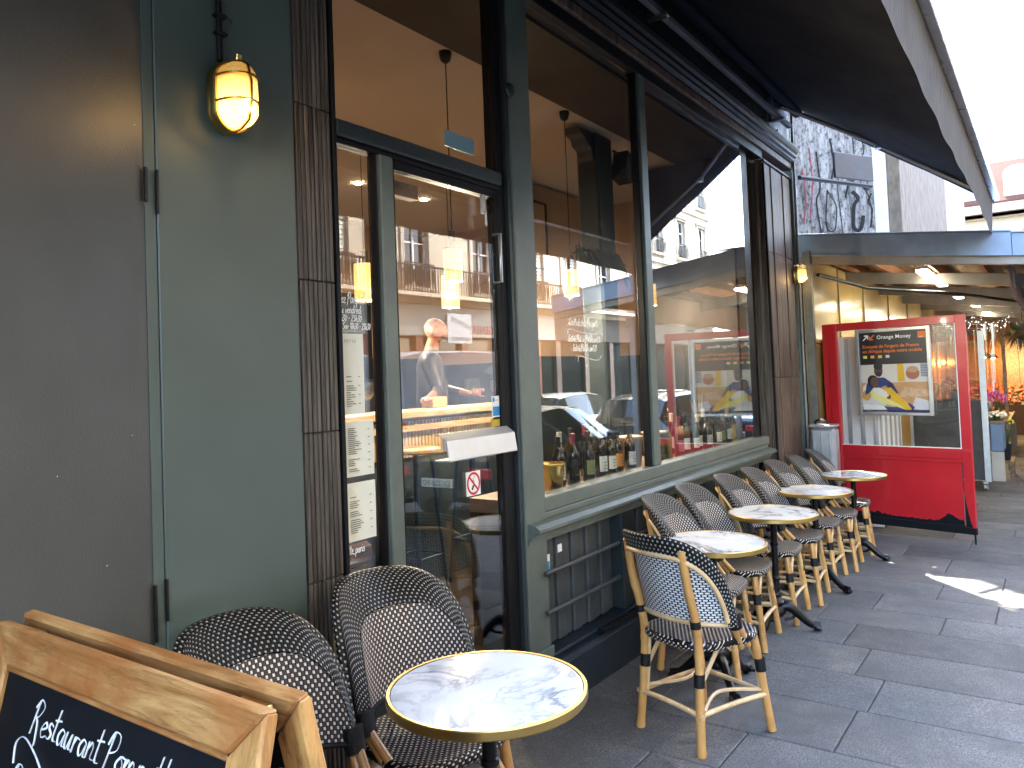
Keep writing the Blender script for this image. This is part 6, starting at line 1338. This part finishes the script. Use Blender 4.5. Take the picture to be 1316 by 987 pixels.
# ================================================================== VEHICLES (parked and passing, mirrored in the windows)
def vehicle(name, label, loc, rotz, st, paint, glass_from=.12, wheels=(.8, 3.6), wr_=.32, cat='car', W=.88, van=False, plate=None, group='vehicles in the street'):
    """st: stations (x, z_low, z_belt, z_roof, half width, roof half width); front is +x local"""
    v = thing(name, label, cat, loc, rotz, group)
    body = MB(); glz = MB(); rings = []
    for x, zl, zb, zr, hw, rw in st:
        rings.append([(hw*.90, zl), (hw*.98, zl+.10), (hw, zl+.28), (hw*.99, zb-.10), (hw*.955, zb), (rw+.02, max(zb+.01, zr-.05)), (rw*.86, max(zb+.015, zr-.008)), (0, max(zb+.02, zr))])
    n = 8
    for s_ in (-1, 1):
        for i in range(len(st)-1):
            for j in range(n-1):
                a, b2 = rings[i], rings[i+1]
                q = [(st[i][0], s_*a[j][0], a[j][1]), (st[i+1][0], s_*b2[j][0], b2[j][1]), (st[i+1][0], s_*b2[j+1][0], b2[j+1][1]), (st[i][0], s_*a[j+1][0], a[j+1][1])]
                gh = [st[k][3]-st[k][2] for k in (i, i+1)]
                isg = (j == 4 and max(gh) > glass_from and (not van or st[i][0] > st[-1][0]*.66)) or (j in (5, 6) and min(gh) < max(gh)*.62 and max(gh) > .25 and min(gh) < .3)
                tgt = glz if isg else body; o_ = len(tgt.v); tgt.v += q; tgt.f.append((o_, o_+1, o_+2, o_+3) if s_ < 0 else (o_+3, o_+2, o_+1, o_))
    for idx in (0, -1):
        x = st[idx][0]; rg = rings[idx]; pl2 = [(x, p[0], p[1]) for p in rg]+[(x, -p[0], p[1]) for p in rg[::-1][1:]]; o_ = len(body.v); body.v += pl2; body.f.append(tuple(o_+k for k in range(len(pl2))))
    body.build('body', paint, v, smooth=35, local=True, weld=True)
    if glz.v: glz.build('windows', DARKGLASS, v, smooth=35, local=True, weld=True)
    for x in wheels:
        for s_ in (-1, 1):
            w1 = MB().tube([(x, s_*(W-.20), wr_), (x, s_*(W+.012), wr_)], wr_, 26).build('tyre', RUBBER, v, smooth=40, local=True); MB().tube([(x, s_*(W-.05), wr_), (x, s_*(W+.018), wr_)], wr_*.62, 18).build('rim', STEEL, w1, smooth=40, local=True)
    xr = st[0][0]; zl = st[0][2]
    for s_ in (-1, 1):
        MB().box(xr-.02, xr+.12, min(s_*(W*.55), s_*(W*.95)), max(s_*(W*.55), s_*(W*.95)), zl-.22, zl-.08).build('tail_light', pm('red_lens', (.45, .01, .02), .15, coat=.5), v, local=True, bevel=.015)
        xf = st[-1][0]; MB().box(xf-.18, xf+.01, min(s_*(W*.5), s_*(W*.9)), max(s_*(W*.5), s_*(W*.9)), st[-1][2]-.16, st[-1][2]-.02).build('headlight', pm('clear_lens', (.6, .6, .62), .1), v, local=True, bevel=.015)
        xm = st[-1][0]*.66; MB().obox((xm, s_*(W+.08), st[len(st)//2][2]+.03), (1, 0, 0), (0, 1, 0), None, .09, .08, .06).build('mirror', paint, v, local=True, bevel=.02)
        MB().box(xm-.6, xm-.44, min(s_*(W-.01), s_*(W+.02)), max(s_*(W-.01), s_*(W+.02)), zl-.14, zl-.11).build('door_handle', STEEL, v, local=True)
    pb = MB().box(xr-.03, xr-.005, -.26, .26, zl-.34, zl-.23).build('number_plate', PAPER, v, local=True)
    if plate: put_text(plate, .10, 'lettering', BLKPR, pb, (xr-.031, .22, zl-.32), (0, -1, 0), (0, 0, 1), local=True)
    MB().box(xr-.05, xr+.10, -W*.9, W*.9, st[0][1]+.05, st[0][1]+.16).build('rear_bumper', RUBBER, v, local=True, bevel=.02)
    return v
CARB = pm('black_car_paint', (.010, .011, .013), .12, var=.1, coat=1, rvar=.02); CARG = pm('grey_van_paint', (.62, .65, .68), .3, var=.06, coat=.4); CARS = pm('silver_car_paint', (.38, .39, .40), .25, .3, .06, coat=.6); CARK = pm('dark_green_car_paint', (.012, .02, .018), .12, coat=1, rvar=.02)
SED = [(0, .34, .86, .88, .80, .6), (.06, .26, .93, .95, .86, .6), (.35, .22, .97, 1.02, .89, .62), (.8, .22, .96, 1.25, .90, .56), (1.3, .22, .95, 1.42, .90, .58), (2.0, .22, .93, 1.46, .90, .60), (2.7, .22, .92, 1.41, .90, .58), (3.3, .22, .92, 1.10, .89, .60), (3.55, .22, .92, .95, .89, .62), (4.1, .24, .84, .86, .86, .6), (4.5, .26, .72, .74, .78, .5), (4.6, .34, .60, .62, .66, .4)]
HAT = [(0, .36, .90, .96, .80, .58), (.05, .26, .98, 1.20, .85, .60), (.30, .22, 1.0, 1.52, .87, .62), (.9, .22, .98, 1.60, .88, .64), (1.8, .22, .96, 1.62, .88, .64), (2.5, .22, .95, 1.55, .88, .62), (3.1, .22, .95, 1.20, .88, .60), (3.4, .22, .96, 1.0, .87, .60), (3.9, .24, .90, .92, .84, .56), (4.15, .26, .78, .80, .78, .5), (4.25, .36, .62, .64, .66, .4)]
VAN = [(0, .34, 1.30, 2.38, .92, .80), (.06, .28, 1.34, 2.50, .96, .84), (.5, .26, 1.36, 2.56, .98, .86), (2.0, .26, 1.36, 2.58, .98, .86), (3.4, .26, 1.34, 2.56, .98, .86), (3.9, .26, 1.32, 2.44, .98, .84), (4.5, .26, 1.26, 1.92, .97, .80), (4.95, .26, 1.22, 1.40, .95, .78), (5.3, .28, 1.10, 1.14, .92, .74), (5.55, .34, .86, .88, .82, .6)]
def ground_of(x): return gz(x)-.126
vehicle('parked_car', 'black saloon car parked at the near kerb, mirrored in the door', (7.55, -2.15, ground_of(9)), 0, SED, CARB, plate='EX-228-BD', wheels=(.85, 3.7))
vehicle('parked_car', 'dark green hatchback parked ahead of the black saloon', (13.0, -2.15, ground_of(15)), 0, HAT, CARK, wheels=(.75, 3.35))
vehicle('parked_car', 'dark hatchback third in the line at the near kerb', (18.2, -2.15, ground_of(20)), 0, SED, CARB, wheels=(.85, 3.7))
vehicle('van', 'light grey high roofed van across the road', (10.6, -6.4, ground_of(13)), 0, VAN, CARG, wheels=(.95, 4.45), wr_=.34, cat='van', W=.96, van=True)
vehicle('parked_car', 'silver estate car across the road ahead of the van', (17.5, -7.2, ground_of(19)), 0, HAT, CARS, wheels=(.75, 3.35))
vehicle('parked_car', 'silver hatchback far across the road', (24.5, -7.2, ground_of(26)), 0, HAT, CARS, wheels=(.75, 3.35))
print('OBJECTS', len(bpy.data.objects))
